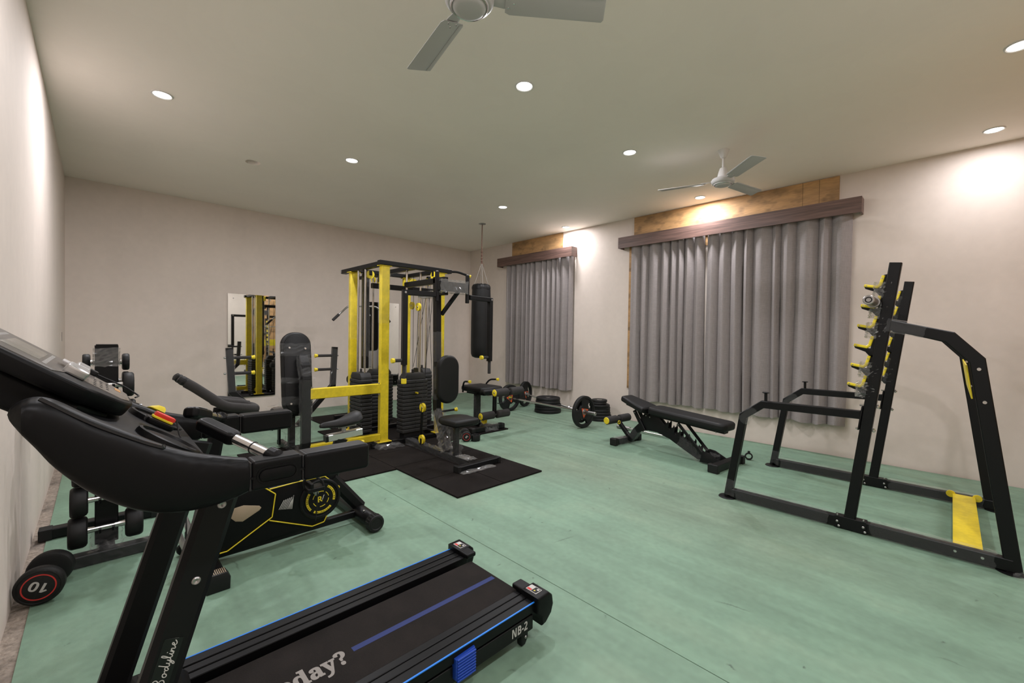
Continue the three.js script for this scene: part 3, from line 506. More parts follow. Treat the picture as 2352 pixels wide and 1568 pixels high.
// ---------------------------------------------------------------- rubber floor mats under the multi gym
{
  const tile = boxUV(clean(rbx(0.003, 0.497, 0.0005, 0.015, 0.003, 0.497, 0.003, 1)));
  const lay = (where, xs, zs) => xs.forEach((x, i) => zs.forEach((z, j) => {
    const m = new THREE.Mesh(tile, matRubber); m.name = numbered('floor_mat'); m.castShadow = m.receiveShadow = true; m.position.set(x + rr(-0.0015, 0.0015), 0, z + rr(-0.0015, 0.0015));
    const side = xs.length > 1 ? [', bike side', xs.length > 2 ? ', middle' : ', curtain side', ', curtain side'][i] : '', end = zs.length > 1 ? [', treadmill end', ', mirror end'][j] : '';
    m.userData = { label: 'black rubber mat ' + where + side + end, category: 'floor mat', group: 'rubber mats ' + where }; scene.add(m);
  }));
  lay('under the fly station foot', [-3.9, -3.4], [4.3]);
  lay('under the fly station beam', [-3.9, -3.4], [3.8, 3.3]);
  lay('at the corner beside the spin bike', [-4.4], [3.35]);
  lay('under the chest press station', [-4.9, -4.4], [2.85, 2.35]);
  lay('between the yellow posts', [-3.9, -3.4, -2.9], [2.8, 2.3]);
  lay('behind the weight stacks', [-3.9, -3.4, -2.9], [1.8]);
  lay('under the pulldown seat', [-3.7, -3.2], [1.3, 0.8]);
  lay('under the leg station', [-2.395], [2.78, 2.28]);
}

// ---------------------------------------------------------------- multi gym
{
  const G = thing('multi_gym', 'four-station multi gym with yellow posts, weight stacks and film wrapped seats', 'multi gym', [-3.2, 0.015, 2.6]);
  const X = [1, 0, 0], Y = [0, 1, 0], Z = [0, 0, 1], y0 = 0.016;
  const P = { near: [-3.62, 3.03], left: [-3.62, 2.22], right: [-2.87, 3.03], back: [-2.87, 2.22] };
  for (const [n, [x, z]] of Object.entries(P)) {
    put(G, 'post', matYellow, bar([[x, 0.075, z], [x, 2.05, z]], 0.10, 0.062, X, 0.006), { label: 'yellow square-section steel post' });
    put(G, 'post_flange', matYellow, rbx(x - 0.085, x + 0.085, 0.067, 0.077, z - 0.05, z + 0.05, 0.004));
    put(G, 'post_flange', matYellow, rbx(x - 0.07, x + 0.07, 2.042, 2.05, z - 0.045, z + 0.045, 0.003)); void n;
  }
  // base frame
  for (const z of [3.03, 2.22]) put(G, 'base_rail', matBlack, bar([[-3.72, 0.041, z], [-2.77, 0.041, z]], 0.06, 0.05, Z));
  for (const x of [-3.62, -2.87]) put(G, 'base_rail', matBlack, bar([[x, 0.041, 2.25], [x, 0.041, 3.0]], 0.06, 0.05, X));
  for (const [x, z] of [[-3.735, 3.03], [-3.735, 2.22], [-2.755, 2.22]]) put(G, 'rail_cap', matRubberBlack, rbx(x - 0.025, x + 0.025, y0, 0.07, z - 0.034, z + 0.034, 0.008));
  putEach(G, 'wrapping_film', matFilm, [scrap([-3.6, 0.02, 3.15], 0.3, 0.14, 0.05), film([-3.74, 0.045, 3.03], [-3.6, 0.045, 3.03], 0.07, 0.06, Z, 0.02), scrap([-3.3, 0.02, 3.2], 0.2, 0.12, 0.025)]);
  // top frame
  put(G, 'top_beam', matBlack, bar([[-3.7, 2.075, 3.05], [-2.74, 2.075, 3.05]], 0.075, 0.05, Z));
  put(G, 'top_beam', matBlack, bar([[-3.635, 2.075, 1.96], [-3.635, 2.075, 3.012]], 0.075, 0.05, X));
  put(G, 'top_beam', matBlack, bar([[-3.597, 2.075, 2.22], [-2.83, 2.075, 2.22]], 0.06, 0.05, Z));
  put(G, 'top_beam', matBlack, bar([[-2.87, 2.075, 2.251], [-2.87, 2.075, 3.012]], 0.06, 0.05, X));
  put(G, 'beam_cap', matSteel, rbx(-3.675, -3.595, 2.048, 2.102, 1.945, 1.965, 0.006));
  put(G, 'middle_beam', matBlack, bar([[-3.57, 1.86, 2.62], [-2.6, 1.86, 2.62]], 0.06, 0.06, Z));
  put(G, 'middle_beam', matBlack, bar([[-3.24, 2.075, 2.26], [-3.24, 2.075, 3.0]], 0.06, 0.05, X));
  put(G, 'pull_up_handle', matBlack, tube([[-2.76, 2.075, 3.06], [-2.66, 2.08, 3.1], [-2.55, 2.03, 3.2]], 0.014, 0.04, 10));
  put(G, 'handle_cap', matYellowPlastic, cyl([-2.55, 2.03, 3.2], [-2.535, 2.022, 3.214], 0.019, 14));
  const yellowCap = (a, b, par = G) => put(par, 'end_cap', matYellowPlastic, turned([[0, 0], [0.017, 0], [0.0185, 0.006], [0.0185, 0.018], [0.0225, 0.021], [0.0225, 0.029], [0.017, 0.033], [0, 0.033]], a, b, 18), { label: 'yellow plastic end cap' });
  const pulley = (c, ax, r = 0.05) => {
    const a = V(...c).addScaledVector(V(...ax), -0.012), b = V(...c).addScaledVector(V(...ax), 0.012);
    const p = put(G, 'pulley', matYellowPlastic, turned([[0.008, 0], [r, 0], [r, 0.004], [r - 0.008, 0.009], [r - 0.008, 0.015], [r, 0.02], [r, 0.024], [0.008, 0.024]], a, b, 28), { label: 'yellow cable pulley' });
    put(p, 'bearing', matSteel, cyl(a.clone().addScaledVector(V(...ax), -0.003), b.clone().addScaledVector(V(...ax), 0.003), 0.013, 14));
  };
  const wire = (...pts) => put(G, 'cable', matRubberBlack, tube(pts, 0.0032, 0.005, 6));
  // weight stacks: body is the selector head, plates are its pieces
  function stack(cx, cz, along, n, yb, pins = []) {
    const w = along === 'x' ? 0.345 : 0.31, d = 0.15, h = 0.0455, gap = 0.0015, B = (y, hh, k = 1, c = 0.012) => { const a = w / 2 * k, b = d / 2 * k; return along === 'x' ? rbx(cx - a, cx + a, y, y + hh, cz - b, cz + b, c, 2) : rbx(cx - b, cx + b, y, y + hh, cz - a, cz + a, c, 2); };
    const yt = yb + n * h, U = along === 'x' ? V(1, 0, 0) : V(0, 0, 1), Nn = along === 'x' ? V(0, 0, 1) : V(-1, 0, 0);
    const head = slab([[-0.145, 0], [0.145, 0], [0.145, 0.03], [0.11, 0.075], [-0.11, 0.075], [-0.145, 0.03]], d * 0.88, [cx, yt + 0.001, cz], U, along === 'x' ? [0, 0, 1] : [-1, 0, 0], 0.008);
    const S = put(G, 'weight_stack', matIron, [head, cyl([cx, yt + 0.06, cz], [cx, yt + 0.12, cz], 0.014, 12)]);
    for (let k = 0; k < n; k++) {
      const y = yb + k * h;
      const pl = put(S, 'weight_plate', matIron, B(y, h - gap)); void pl;
    }
    // selector holes run up one broad face
    put(S, 'selector_holes', matDark, Array.from({ length: n }, (_, k) => { const y = yb + (k + 0.5) * h, c = V(cx, y, cz).addScaledVector(Nn, d / 2 + 0.0002); return turned([[0, 0.001], [0.006, 0.001], [0.006, 0]], c, c.clone().add(Nn), 10); }), { kind: 'stuff' });
    for (const e of [-1, 1]) { const c = V(cx, 0, cz).addScaledVector(U, e * 0.095); put(G, 'guide_rod', matChrome, cyl([c.x, y0 + 0.04, c.z], [c.x, 2.05, c.z], 0.0125, 14)); }
    put(G, 'stack_foot', matRubberBlack, along === 'x' ? bx(cx - 0.14, cx + 0.14, y0, yb - 0.001, cz - 0.05, cz + 0.05) : bx(cx - 0.05, cx + 0.05, y0, yb - 0.001, cz - 0.14, cz + 0.14));
    for (const k of pins) { const c = V(cx, yb + (k + 0.5) * h, cz).addScaledVector(Nn, d / 2); put(S, 'selector_pin', matYellowPlastic, cyl(c, c.clone().addScaledVector(Nn, 0.05), 0.011, 12), { label: 'yellow selector pin' }); }
    wire([cx, yt + 0.11, cz], [cx, 2.0, cz]);
  }
  stack(-3.17, 2.90, 'x', 14, 0.10, [10]);
  stack(-3.645, 2.51, 'z', 14, 0.10);
  stack(-3.22, 2.13, 'x', 14, 0.10);
  stack(-2.70, 2.36, 'z', 14, 0.10);
  // rubber buffers bulging at the corners of the side stack
  for (let k = 0; k < 9; k++) put(G, 'bolt_head', matIron, turned([[0, 0.006], [0.012, 0.004], [0.014, 0]], [-3.714, 0.2 + k * 0.06, 2.68], [-4, 0.2 + k * 0.06, 2.68], 12));
  for (const [c, a] of [[[-3.56, 2.0, 2.55], Z], [[-3.5, 1.99, 2.3], X], [[-3.24, 1.98, 2.16], X], [[-2.78, 1.98, 2.62], Z], [[-3.05, 1.99, 3.15], X], [[-2.9, 1.97, 2.45], Z], [[-3.1, 1.62, 2.9], X], [[-2.95, 1.66, 2.5], X], [[-3.37, 0.13, 3.44], X], [[-3.30, 0.46, 3.34], X], [[-3.62, 0.15, 2.36], Z], [[-2.2, 0.14, 3.12], X]]) pulley(c, a);
  for (const c of [[-3.56, 2.0, 2.55], [-3.24, 1.98, 2.16], [-3.05, 1.99, 3.15], [-2.78, 1.98, 2.62]]) put(G, 'pulley_bracket', matBlack, rbx(c[0] - 0.018, c[0] + 0.018, c[1] - 0.012, 2.05, c[2] - 0.02, c[2] + 0.02, 0.003));
  put(G, 'pulley_bracket', matBlack, [rbx(-3.387, -3.353, 0.075, 0.142, 3.425, 3.455, 0.003)]);
  put(G, 'pulley_strut', matBlack, bar([[-3.30, 0.075, 3.30], [-3.30, 0.45, 3.335]], 0.03, 0.02, X));
  wire([-3.1, 1.67, 2.9], [-3.12, 0.86, 2.9]); wire([-3.06, 1.99, 3.1], [-3.28, 0.5, 3.33]); wire([-3.0, 1.98, 3.1], [-3.33, 0.5, 3.36]); wire([-2.95, 1.98, 2.9], [-2.98, 0.86, 2.6]); wire([-2.8, 1.98, 2.65], [-2.86, 0.2, 2.9]);
  // inner black column
  put(G, 'inner_column', matBlack, bar([[-3.53, 0.85, 2.37], [-3.53, 2.05, 2.37]], 0.075, 0.05, X));
  putEach(G, 'wrapping_film', matFilm, [film([-3.53, 1.0, 2.37], [-3.53, 1.98, 2.37], 0.08, 0.055, X, 0.006, 0.03), film([-3.62, 1.4, 3.03], [-3.62, 2.0, 3.03], 0.102, 0.064, X, 0.003, 0.035, 0.002), film([-3.62, 1.2, 2.22], [-3.62, 2.0, 2.22], 0.102, 0.064, X, 0.003, 0.035, 0.002)]);

  // --- seated fly station, facing +z
  const px = -3.345;
  put(G, 'station_beam', matBlack, bar([[px, 0.045, 3.06], [px, 0.045, 4.31]], 0.06, 0.055, X));
  put(G, 'station_foot', matBlack, bar([[-3.55, 0.045, 4.325], [-3.05, 0.045, 4.325]], 0.07, 0.055, Z));
  for (const [a, b] of [[-3.565, -3.53], [-3.07, -3.035]]) put(G, 'foot_cap', matRubberBlack, rbx(a, b, y0, 0.077, 4.285, 4.365, 0.006));
  put(G, 'station_upright', matBlack, bar([[px + 0.02, 0.07, 3.86], [px + 0.02, 0.5, 3.66], [px + 0.02, 1.9, 3.63]], 0.06, 0.075, X));
  put(G, 'wrapping_film', matFilmThick, film([px + 0.02, 0.08, 3.85], [px + 0.02, 0.48, 3.67], 0.068, 0.09, X, 0.016, 0.02, 0.004)); putEach(G, 'wrapping_film', matFilm, [film([px + 0.02, 0.6, 3.655], [px + 0.02, 1.32, 3.64], 0.066, 0.08, X, 0.006, 0.03), film([px, 0.045, 3.12], [px, 0.045, 4.26], 0.066, 0.06, X, 0.01, 0.03), ]); putEach(G, 'wrapping_film', matFilmThick, [scrap([-3.35, 0.016, 4.37], 0.4, 0.12, 0.02, 12), scrap([-3.33, 0.08, 4.18], 0.12, 0.2, 0.02)]);
  put(G, 'seat_post', matBlack, bar([[px, 0.07, 4.03], [px, 0.39, 4.03]], 0.05, 0.05, X));
  put(G, 'wrapping_film', matFilm, film([px, 0.08, 4.03], [px, 0.37, 4.03], 0.06, 0.06, X, 0.02, 0.025, 0.006));
  put(G, 'seat', matPad, slab([[-0.15, -0.165], [-0.11, -0.18], [0.11, -0.18], [0.15, -0.165], [0.17, 0.05], [0.14, 0.13], [0.07, 0.17], [-0.07, 0.17], [-0.14, 0.13], [-0.17, 0.05]], 0.07, [px + 0.03, 0.42, 4.01], X, [0, 1, 0], 0.028, [], 5));
  putEach(G, 'backrest_bracket', matBlack, [bx(px - 0.04, px + 0.05, 0.95, 1.0, 3.68, 3.81), bx(px - 0.04, px + 0.05, 0.66, 0.71, 3.69, 3.81)]);
  put(G, 'backrest', matPad, slab(rrect(0.26, 0.5, 0.125, 10), 0.07, [px + 0.02, 0.825, 3.845], X, [0, 0, 1], 0.028, [], 5));
  put(G, 'seat_adjuster', matBlack, tube([[px + 0.02, 0.47, 3.72], [px + 0.16, 0.485, 3.78]], 0.011, 0, 10)); yellowCap([px + 0.16, 0.485, 3.78], [px + 0.3, 0.5, 3.84]);
  // overhead pivots and swing arms
  put(G, 'pivot_beam', matBlack, bar([[-3.45, 1.79, 3.81], [-3.05, 1.79, 3.81]], 0.05, 0.1, Z));
  put(G, 'wrapping_film', matFilmThick, film([-3.43, 1.79, 3.81], [-3.07, 1.79, 3.81], 0.06, 0.115, Z, 0.012, 0.02));
  put(G, 'head_beam', matBlack, bar([[px + 0.02, 1.86, 3.0], [px + 0.02, 1.86, 3.79]], 0.06, 0.06, X));
  put(G, 'head_brace', matBlack, bar([[px + 0.06, 1.5, 3.66], [-3.18, 1.75, 3.82]], 0.045, 0.03, [0, -0.5, 1]));
  put(G, 'cam_link', matBlack, bar([[px + 0.02, 1.72, 3.3], [px + 0.02, 1.72, 3.8]], 0.05, 0.04, X));
  put(G, 'wrapping_film', matFilmThick, film([px + 0.02, 1.72, 3.32], [px + 0.02, 1.72, 3.62], 0.06, 0.05, X, 0.012));
  for (const [xp, zp, xe, ze, s] of [[-3.44, 3.80, -3.776, 3.745, -1], [-3.055, 3.81, -2.66, 3.735, 1]]) {
    put(G, 'pivot_tube', matBlack, cyl([xp, 1.63, zp], [xp, 1.93, zp], 0.022, 18));
    put(G, 'pivot_cap', matSteel, cyl([xp, 1.93, zp], [xp, 1.942, zp], 0.012, 12));
    const dir = V(xe - xp, 0, ze - zp).normalize(), nn = V(0, 1, 0).cross(dir);
    const a = put(G, 'swing_arm', matBlack, bar([[xp + dir.x * 0.02, 1.695, zp + dir.z * 0.02], [xe, 1.695, ze], [xe, 0.985, ze]], 0.055, 0.05, nn));
    put(a, 'pivot_bolt', matSteel, cyl([xe - nn.x * 0.032, 1.695, ze - nn.z * 0.032], [xe + nn.x * 0.032, 1.695, ze + nn.z * 0.032], 0.012, 12));
    put(a, 'grip_rod', matFoam, cyl([xe, 1.0, ze], [xe, 0.84, ze], 0.018, 14));
    put(a, 'handle', matFoam, cyl([xe - 0.02, 1.03, ze], [xe - 0.115, 1.03, ze + 0.01], 0.0165, 14));
    put(a, 'end_cap', matYellowPlastic, cyl([xe - 0.112, 1.03, ze + 0.01], [xe - 0.142, 1.03, ze + 0.012], 0.024, 16));
    if (s < 0) put(a, 'end_cap', matYellowPlastic, cyl([xe, 0.85, ze], [xe, 0.8, ze], 0.026, 16));
  }

  // --- chest press station, facing -z
  const sx = -4.45;
  put(G, 'station_beam', matYellow, bar([[-3.672, 0.675, 3.03], [sx + 0.036, 0.675, 3.03]], 0.062, 0.105, Z), { label: 'yellow cross beam' });
  put(G, 'station_beam', matYellow, bar([[-3.66, 0.13, 3.03], [sx + 0.036, 0.13, 3.03]], 0.062, 0.07, Z), { label: 'yellow lower cross beam' });
  for (const [x, y] of [[-3.69, 0.735], [-3.69, 0.61], [-4.40, 0.74], [-4.40, 0.61]]) put(G, 'bolt', matSteel, turned([[0, 0.006], [0.007, 0.005], [0.009, 0]], [x, y, 3.06], [x, y, 4], 10));
  put(G, 'station_post', matBlack, bar([[sx, y0, 3.03], [sx, 0.82, 3.03], [sx, 0.95, 3.0], [sx, 1.05, 2.93]], 0.085, 0.06, X));
  put(G, 'backrest', matPad, slab(rrect(0.29, 0.84, 0.135, 10), 0.075, [sx - 0.03, 0.87, 2.845], X, V(0, -0.12, -0.99).normalize(), 0.03, [], 5).clone());
  put(G, 'backrest_board', matBlack, slab(rrect(0.25, 0.78, 0.12, 10), 0.014, [sx - 0.03, 0.875, 2.888], X, V(0, 0.12, 0.99).normalize(), 0.003));
  for (const [u, v] of [[-0.075, 0.26], [0.075, 0.25], [-0.075, -0.3], [0.075, -0.3]]) put(G, 'bolt', matChrome, turned([[0, 0.008], [0.009, 0.006], [0.012, 0]], [sx - 0.03 + u, 0.875 + v * 0.99, 2.897 + v * -0.12 + 0.002], [sx - 0.03 + u, 0.975 + v, 3.9], 12));
  putEach(G, 'wrapping_film', matFilm, [film([sx, 0.2, 3.03], [sx, 0.82, 3.03], 0.09, 0.066, X, 0.006, 0.028), film([sx - 0.03, 1.05, 2.838], [sx - 0.03, 1.17, 2.824], 0.30, 0.098, X, 0.01, 0.02, 0.004, 28), film([sx - 0.03, 0.56, 2.886], [sx - 0.03, 0.64, 2.877], 0.30, 0.098, X, 0.01, 0.02, 0.004, 28), film([sx - 0.03, 0.78, 2.862], [sx - 0.03, 0.83, 2.857], 0.30, 0.098, X, 0.01, 0.02, 0.004, 28), film([sx, 0.84, 3.03], [sx, 1.04, 2.94], 0.095, 0.07, X, 0.01)]);
  put(G, 'seat_post', matBlack, bar([[sx, y0, 2.6], [sx, 0.42, 2.6]], 0.06, 0.06, X));
  put(G, 'seat', matPad, pad(0.32, 0.34, 0.08, 0.07, [sx - 0.02, 0.45, 2.6], X, [0, 1, 0]));
  putEach(G, 'wrapping_film', matFilm, [film([sx - 0.02, 0.45, 2.44], [sx - 0.02, 0.45, 2.76], 0.34, 0.085, X, 0.012, 0.03, 0.006, 20), film([sx, 0.05, 2.6], [sx, 0.38, 2.6], 0.09, 0.09, X, 0.03)]);
  put(G, 'station_rail', matBlack, bar([[sx, 0.045, 2.2], [sx, 0.045, 3.0]], 0.06, 0.055, X));
  for (const s of [-1, 1]) {
    const mx = (d) => sx + s * d;
    const a = put(G, 'press_arm', matBlack, bar([[mx(0.53), 1.12, 2.4], [mx(0.505), 0.67, 2.41], [mx(0.12), 0.25, 2.42]], 0.05, 0.06, [0, 0.02, 1]));
    put(G, 'wrapping_film', matFilm, film([mx(0.53), 1.1, 2.4], [mx(0.505), 0.68, 2.41], 0.055, 0.066, Z, 0.004, 0.03));
    for (const y of [1.02, 0.86]) {
      const x1 = mx(0.5), x2 = mx(0.5) - s * 0.17; put(a, 'handle', matFoam, cyl([x1, y, 2.4], [x2, y, 2.4], 0.016, 14)); put(a, 'handle_bolt', matSteel, cyl([mx(0.555), y, 2.4], [mx(0.575), y, 2.4], 0.01, 8));
      put(a, 'end_cap', matYellowPlastic, turned([[0, 0], [0.017, 0], [0.0185, 0.006], [0.0185, 0.018], [0.0225, 0.021], [0.0225, 0.031], [0.017, 0.034], [0, 0.034]], [x2 + s * 0.004, y, 2.4], [x2 - s, y, 2.4], 18));
    }
  }
  put(G, 'press_axle', matSteel, cyl([sx - 0.16, 0.25, 2.42], [sx + 0.16, 0.25, 2.42], 0.02, 16));
  putEach(G, 'axle_support', matBlack, [bar([[sx - 0.07, 0.07, 2.42], [sx - 0.07, 0.28, 2.42]], 0.02, 0.06, X), bar([[sx + 0.07, 0.07, 2.42], [sx + 0.07, 0.28, 2.42]], 0.02, 0.06, X)]);
  putEach(G, 'wrapping_film', matFilm, [scrap([sx - 0.18, 0.02, 2.95], 0.24, 0.2, 0.09), scrap([sx - 0.1, 0.02, 3.1], 0.3, 0.15, 0.03)]);

  // --- lat pulldown station at the back
  put(G, 'lat_bar', matSteel, tube([[-3.6, 1.49, 1.6], [-3.42, 1.665, 1.6], [-3.0, 1.675, 1.6], [-2.82, 1.49, 1.6]], 0.0125, 0.05, 12));
  for (const [a, b] of [[[-3.635, 1.456, 1.6], [-3.55, 1.54, 1.6]], [[-2.785, 1.456, 1.6], [-2.87, 1.54, 1.6]]]) put(G, 'lat_grip', matFoam, cyl(a, b, 0.019, 14));
  wire([-3.21, 1.68, 1.6], [-3.21, 2.04, 1.62]); pulley([-3.24, 2.02, 1.98], X, 0.045);
  put(G, 'top_arm', matBlack, bar([[-3.21, 2.075, 1.55], [-3.21, 2.075, 2.19]], 0.06, 0.05, X));
  put(G, 'lat_seat_post', matBlack, bar([[-3.21, y0, 1.55], [-3.21, 0.42, 1.55]], 0.06, 0.06, X));
  put(G, 'lat_seat', matPad, pad(0.32, 0.34, 0.07, 0.07, [-3.21, 0.455, 1.5], X, [0, 1, 0]));
  put(G, 'lat_rail', matBlack, bar([[-3.21, 0.045, 1.25], [-3.21, 0.045, 2.19]], 0.06, 0.055, X));
  put(G, 'lat_foot', matBlack, bar([[-3.45, 0.045, 1.22], [-2.97, 0.045, 1.22]], 0.06, 0.055, Z));
  put(G, 'knee_post', matBlack, bar([[-3.21, 0.07, 1.86], [-3.21, 0.66, 1.86]], 0.055, 0.055, X));
  for (const [a, b] of [[-3.52, -3.27], [-3.15, -2.9]]) put(G, 'knee_roller', matFoam, cyl([a, 0.66, 1.83], [b, 0.66, 1.83], 0.05, 24, 0.01));
  put(G, 'wrapping_film', matFilm, film([-3.21, 0.1, 1.55], [-3.21, 0.4, 1.55], 0.08, 0.08, X, 0.02));

  // --- leg station, facing +z
  put(G, 'station_beam', matBlack, bar([[-2.83, 0.045, 2.62], [-2.08, 0.045, 2.62]], 0.06, 0.055, Z));
  put(G, 'station_beam', matBlack, bar([[-2.11, 0.045, 2.65], [-2.11, 0.045, 3.18]], 0.06, 0.055, X));
  put(G, 'station_foot', matBlack, bar([[-2.47, 0.05, 3.2], [-1.96, 0.05, 3.2]], 0.07, 0.06, Z));
  for (const [a, b] of [[-2.505, -2.44], [-1.99, -1.925]]) put(G, 'foot_cap', matRubberBlack, rbx(a, b, y0, 0.088, 3.155, 3.245, 0.016));
  put(G, 'station_post', matBlack, bar([[-2.11, 0.07, 2.86], [-2.11, 0.48, 2.86]], 0.085, 0.06, X));
  put(G, 'seat_frame', matBlack, bx(-2.14, -1.86, 0.455, 0.48, 2.66, 3.04));
  putEach(G, 'wrapping_film', matFilm, [film([-2.11, 0.1, 2.86], [-2.11, 0.44, 2.86], 0.095, 0.07, X, 0.012), film([-2.3, 0.05, 3.2], [-2.05, 0.05, 3.2], 0.08, 0.07, Z, 0.03), scrap([-2.18, 0.016, 3.23], 0.18, 0.12, 0.07)]);
  put(G, 'seat', matPad, slab([[-0.19, -0.24], [-0.15, -0.26], [0.15, -0.26], [0.19, -0.24], [0.215, 0.05], [0.2, 0.2], [0.14, 0.24], [-0.14, 0.24], [-0.2, 0.2], [-0.215, 0.05]].map(([a, b]) => [a, -b]), 0.085, [-2.0, 0.525, 2.84], X, [0, 1, 0], 0.034, [], 5));
  put(G, 'seat_bolster', matPad, rbx(-2.22, -1.98, 0.475, 0.545, 3.03, 3.13, 0.03, 4));
  for (const s of [-1, 1]) { const x = -2.0 + s * 0.21; put(G, 'side_handle', matBlack, tube([[x, 0.47, 2.66], [x + s * 0.0, 0.55, 2.66], [x + s * 0.03, 0.63, 2.72], [x + s * 0.05, 0.64, 2.86]], 0.0125, 0.05, 12)); yellowCap([x + s * 0.05, 0.64, 2.855], [x + s * 0.051, 0.641, 3.2]); }
  put(G, 'lever', matBlack, bar([[-2.05, 0.52, 3.16], [-2.07, 0.2, 3.18]], 0.05, 0.04, [1, 0, 0]));
  put(G, 'lever_hub', matSteel, cyl([-2.09, 0.5, 3.15], [-2.01, 0.5, 3.15], 0.032, 18));
  put(G, 'stop_knob', matRubberBlack, [cyl([-2.03, 0.36, 3.19], [-1.97, 0.36, 3.23], 0.006, 8), cyl([-1.975, 0.36, 3.225], [-1.955, 0.36, 3.24], 0.022, 16)]);
  const foam = (y, z, cx) => { put(G, 'roller_axle', matSteel, cyl([cx - 0.26, y, z], [cx + 0.26, y, z], 0.012, 12)); for (const s of [-1, 1]) { put(G, 'foam_roller', matFoam, cyl([cx + s * 0.025, y, z], [cx + s * 0.25, y, z], 0.052, 26, 0.008)); put(G, 'roller_cap', matYellowPlastic, turned([[0, 0.008], [0.034, 0.008], [0.042, 0.003], [0.045, 0]], [cx + s * 0.249, y, z], [cx + s * 3, y, z], 24), { label: 'yellow ribbed end cap' }); } };
  foam(0.545, 3.41, -2.03); foam(0.215, 3.2, -2.08);
  put(G, 'roller_arm', matBlack, bar([[-2.03, 0.46, 3.0], [-2.03, 0.5, 3.3], [-2.03, 0.545, 3.41]], 0.045, 0.03, X));
  put(G, 'arm_pin', matYellowPlastic, cyl([-2.0, 0.46, 3.38], [-1.94, 0.46, 3.38], 0.01, 10));
}
// small dumbbell and rubber foot beside the leg station
function roundHead(R, L, s) { return turned([[0.012, 0], [R * 0.8, 0], [R * 0.93, L * 0.08], [R, L * 0.25], [R, L * 0.8], [R * 0.94, L * 0.94], [R * 0.86, L], [R * 0.84, L - 0.003], [0, L - 0.003]], [0, 0, s], [0, 0, s * 99], 40); }
function dumbbell(R, L, grip, label, pos, turn, group, num) {
  const d = thing('dumbbell', label, 'dumbbell', pos, { local: true, turn, group });
  put(d, 'handle', matChrome, turned([[0.017, -grip / 2 - 0.004], [0.0145, -grip * 0.3], [0.0165, 0], [0.0145, grip * 0.3], [0.017, grip / 2 + 0.004]], [0, 0, 0], [0, 0, 1], 16));
  for (const s of [-1, 1]) {
    const h = put(d, 'weight_head', matRubberBlack, roundHead(R, L, s * grip / 2)); const zf = s * (grip / 2 + L - 0.0028);
    put(h, 'red_ring', matRedPrint, turned([[R * 0.63, 0], [R * 0.63, 0.0008], [R * 0.69, 0.0008], [R * 0.69, 0]], [0, 0, zf], [0, 0, s * 99], 40), { label: 'printed red ring' });
    if (num) { const a = num.roll || 0, U = [Math.cos(a) * s, Math.sin(a), 0], g = letters(num.text, font, R * 0.5, [0, 0, 0], [1, 0, 0], [0, 0, 1], 1.1); g.computeBoundingBox(); const b = g.boundingBox; g.translate(-(b.min.x + b.max.x) / 2, -(b.min.y + b.max.y) / 2, 0); const N = V(0, 0, s), Uv = V(...U); put(h, 'number', matPrint, g.applyMatrix4(new THREE.Matrix4().makeBasis(Uv, N.clone().cross(Uv), N).setPosition(0, 0, zf + s * 0.0002)), { label: 'printed number ' + num.text }); }
  }
  return d;
}
dumbbell(0.062, 0.05, 0.12, 'small black dumbbell with a red ring beside the fly station seat', [-2.70, 0.0625, 3.36], -0.55, null, { text: '5', roll: 2.2 });
{ const c = thing('rubber_block', 'small black hollow rubber block on the green floor by the mats', 'rubber block', [-2.63, 0, 3.47], { local: true, turn: 0.3 });
  const o = circ(0.062, 8).map(([a, b]) => [a, b * 0.85]); put(c, 'shell', matRubberBlack, slab(o, 0.075, [0, 0.038, 0], [1, 0, 0], [0, 1, 0], 0.004, [circ(0.045, 8).map(([a, b]) => [a, b * 0.85])])); put(c, 'bottom', matRubberBlack, slab(circ(0.05, 8).map(([a, b]) => [a, b * 0.85]), 0.02, [0, 0.012, 0], [1, 0, 0], [0, 1, 0], 0.002)); }

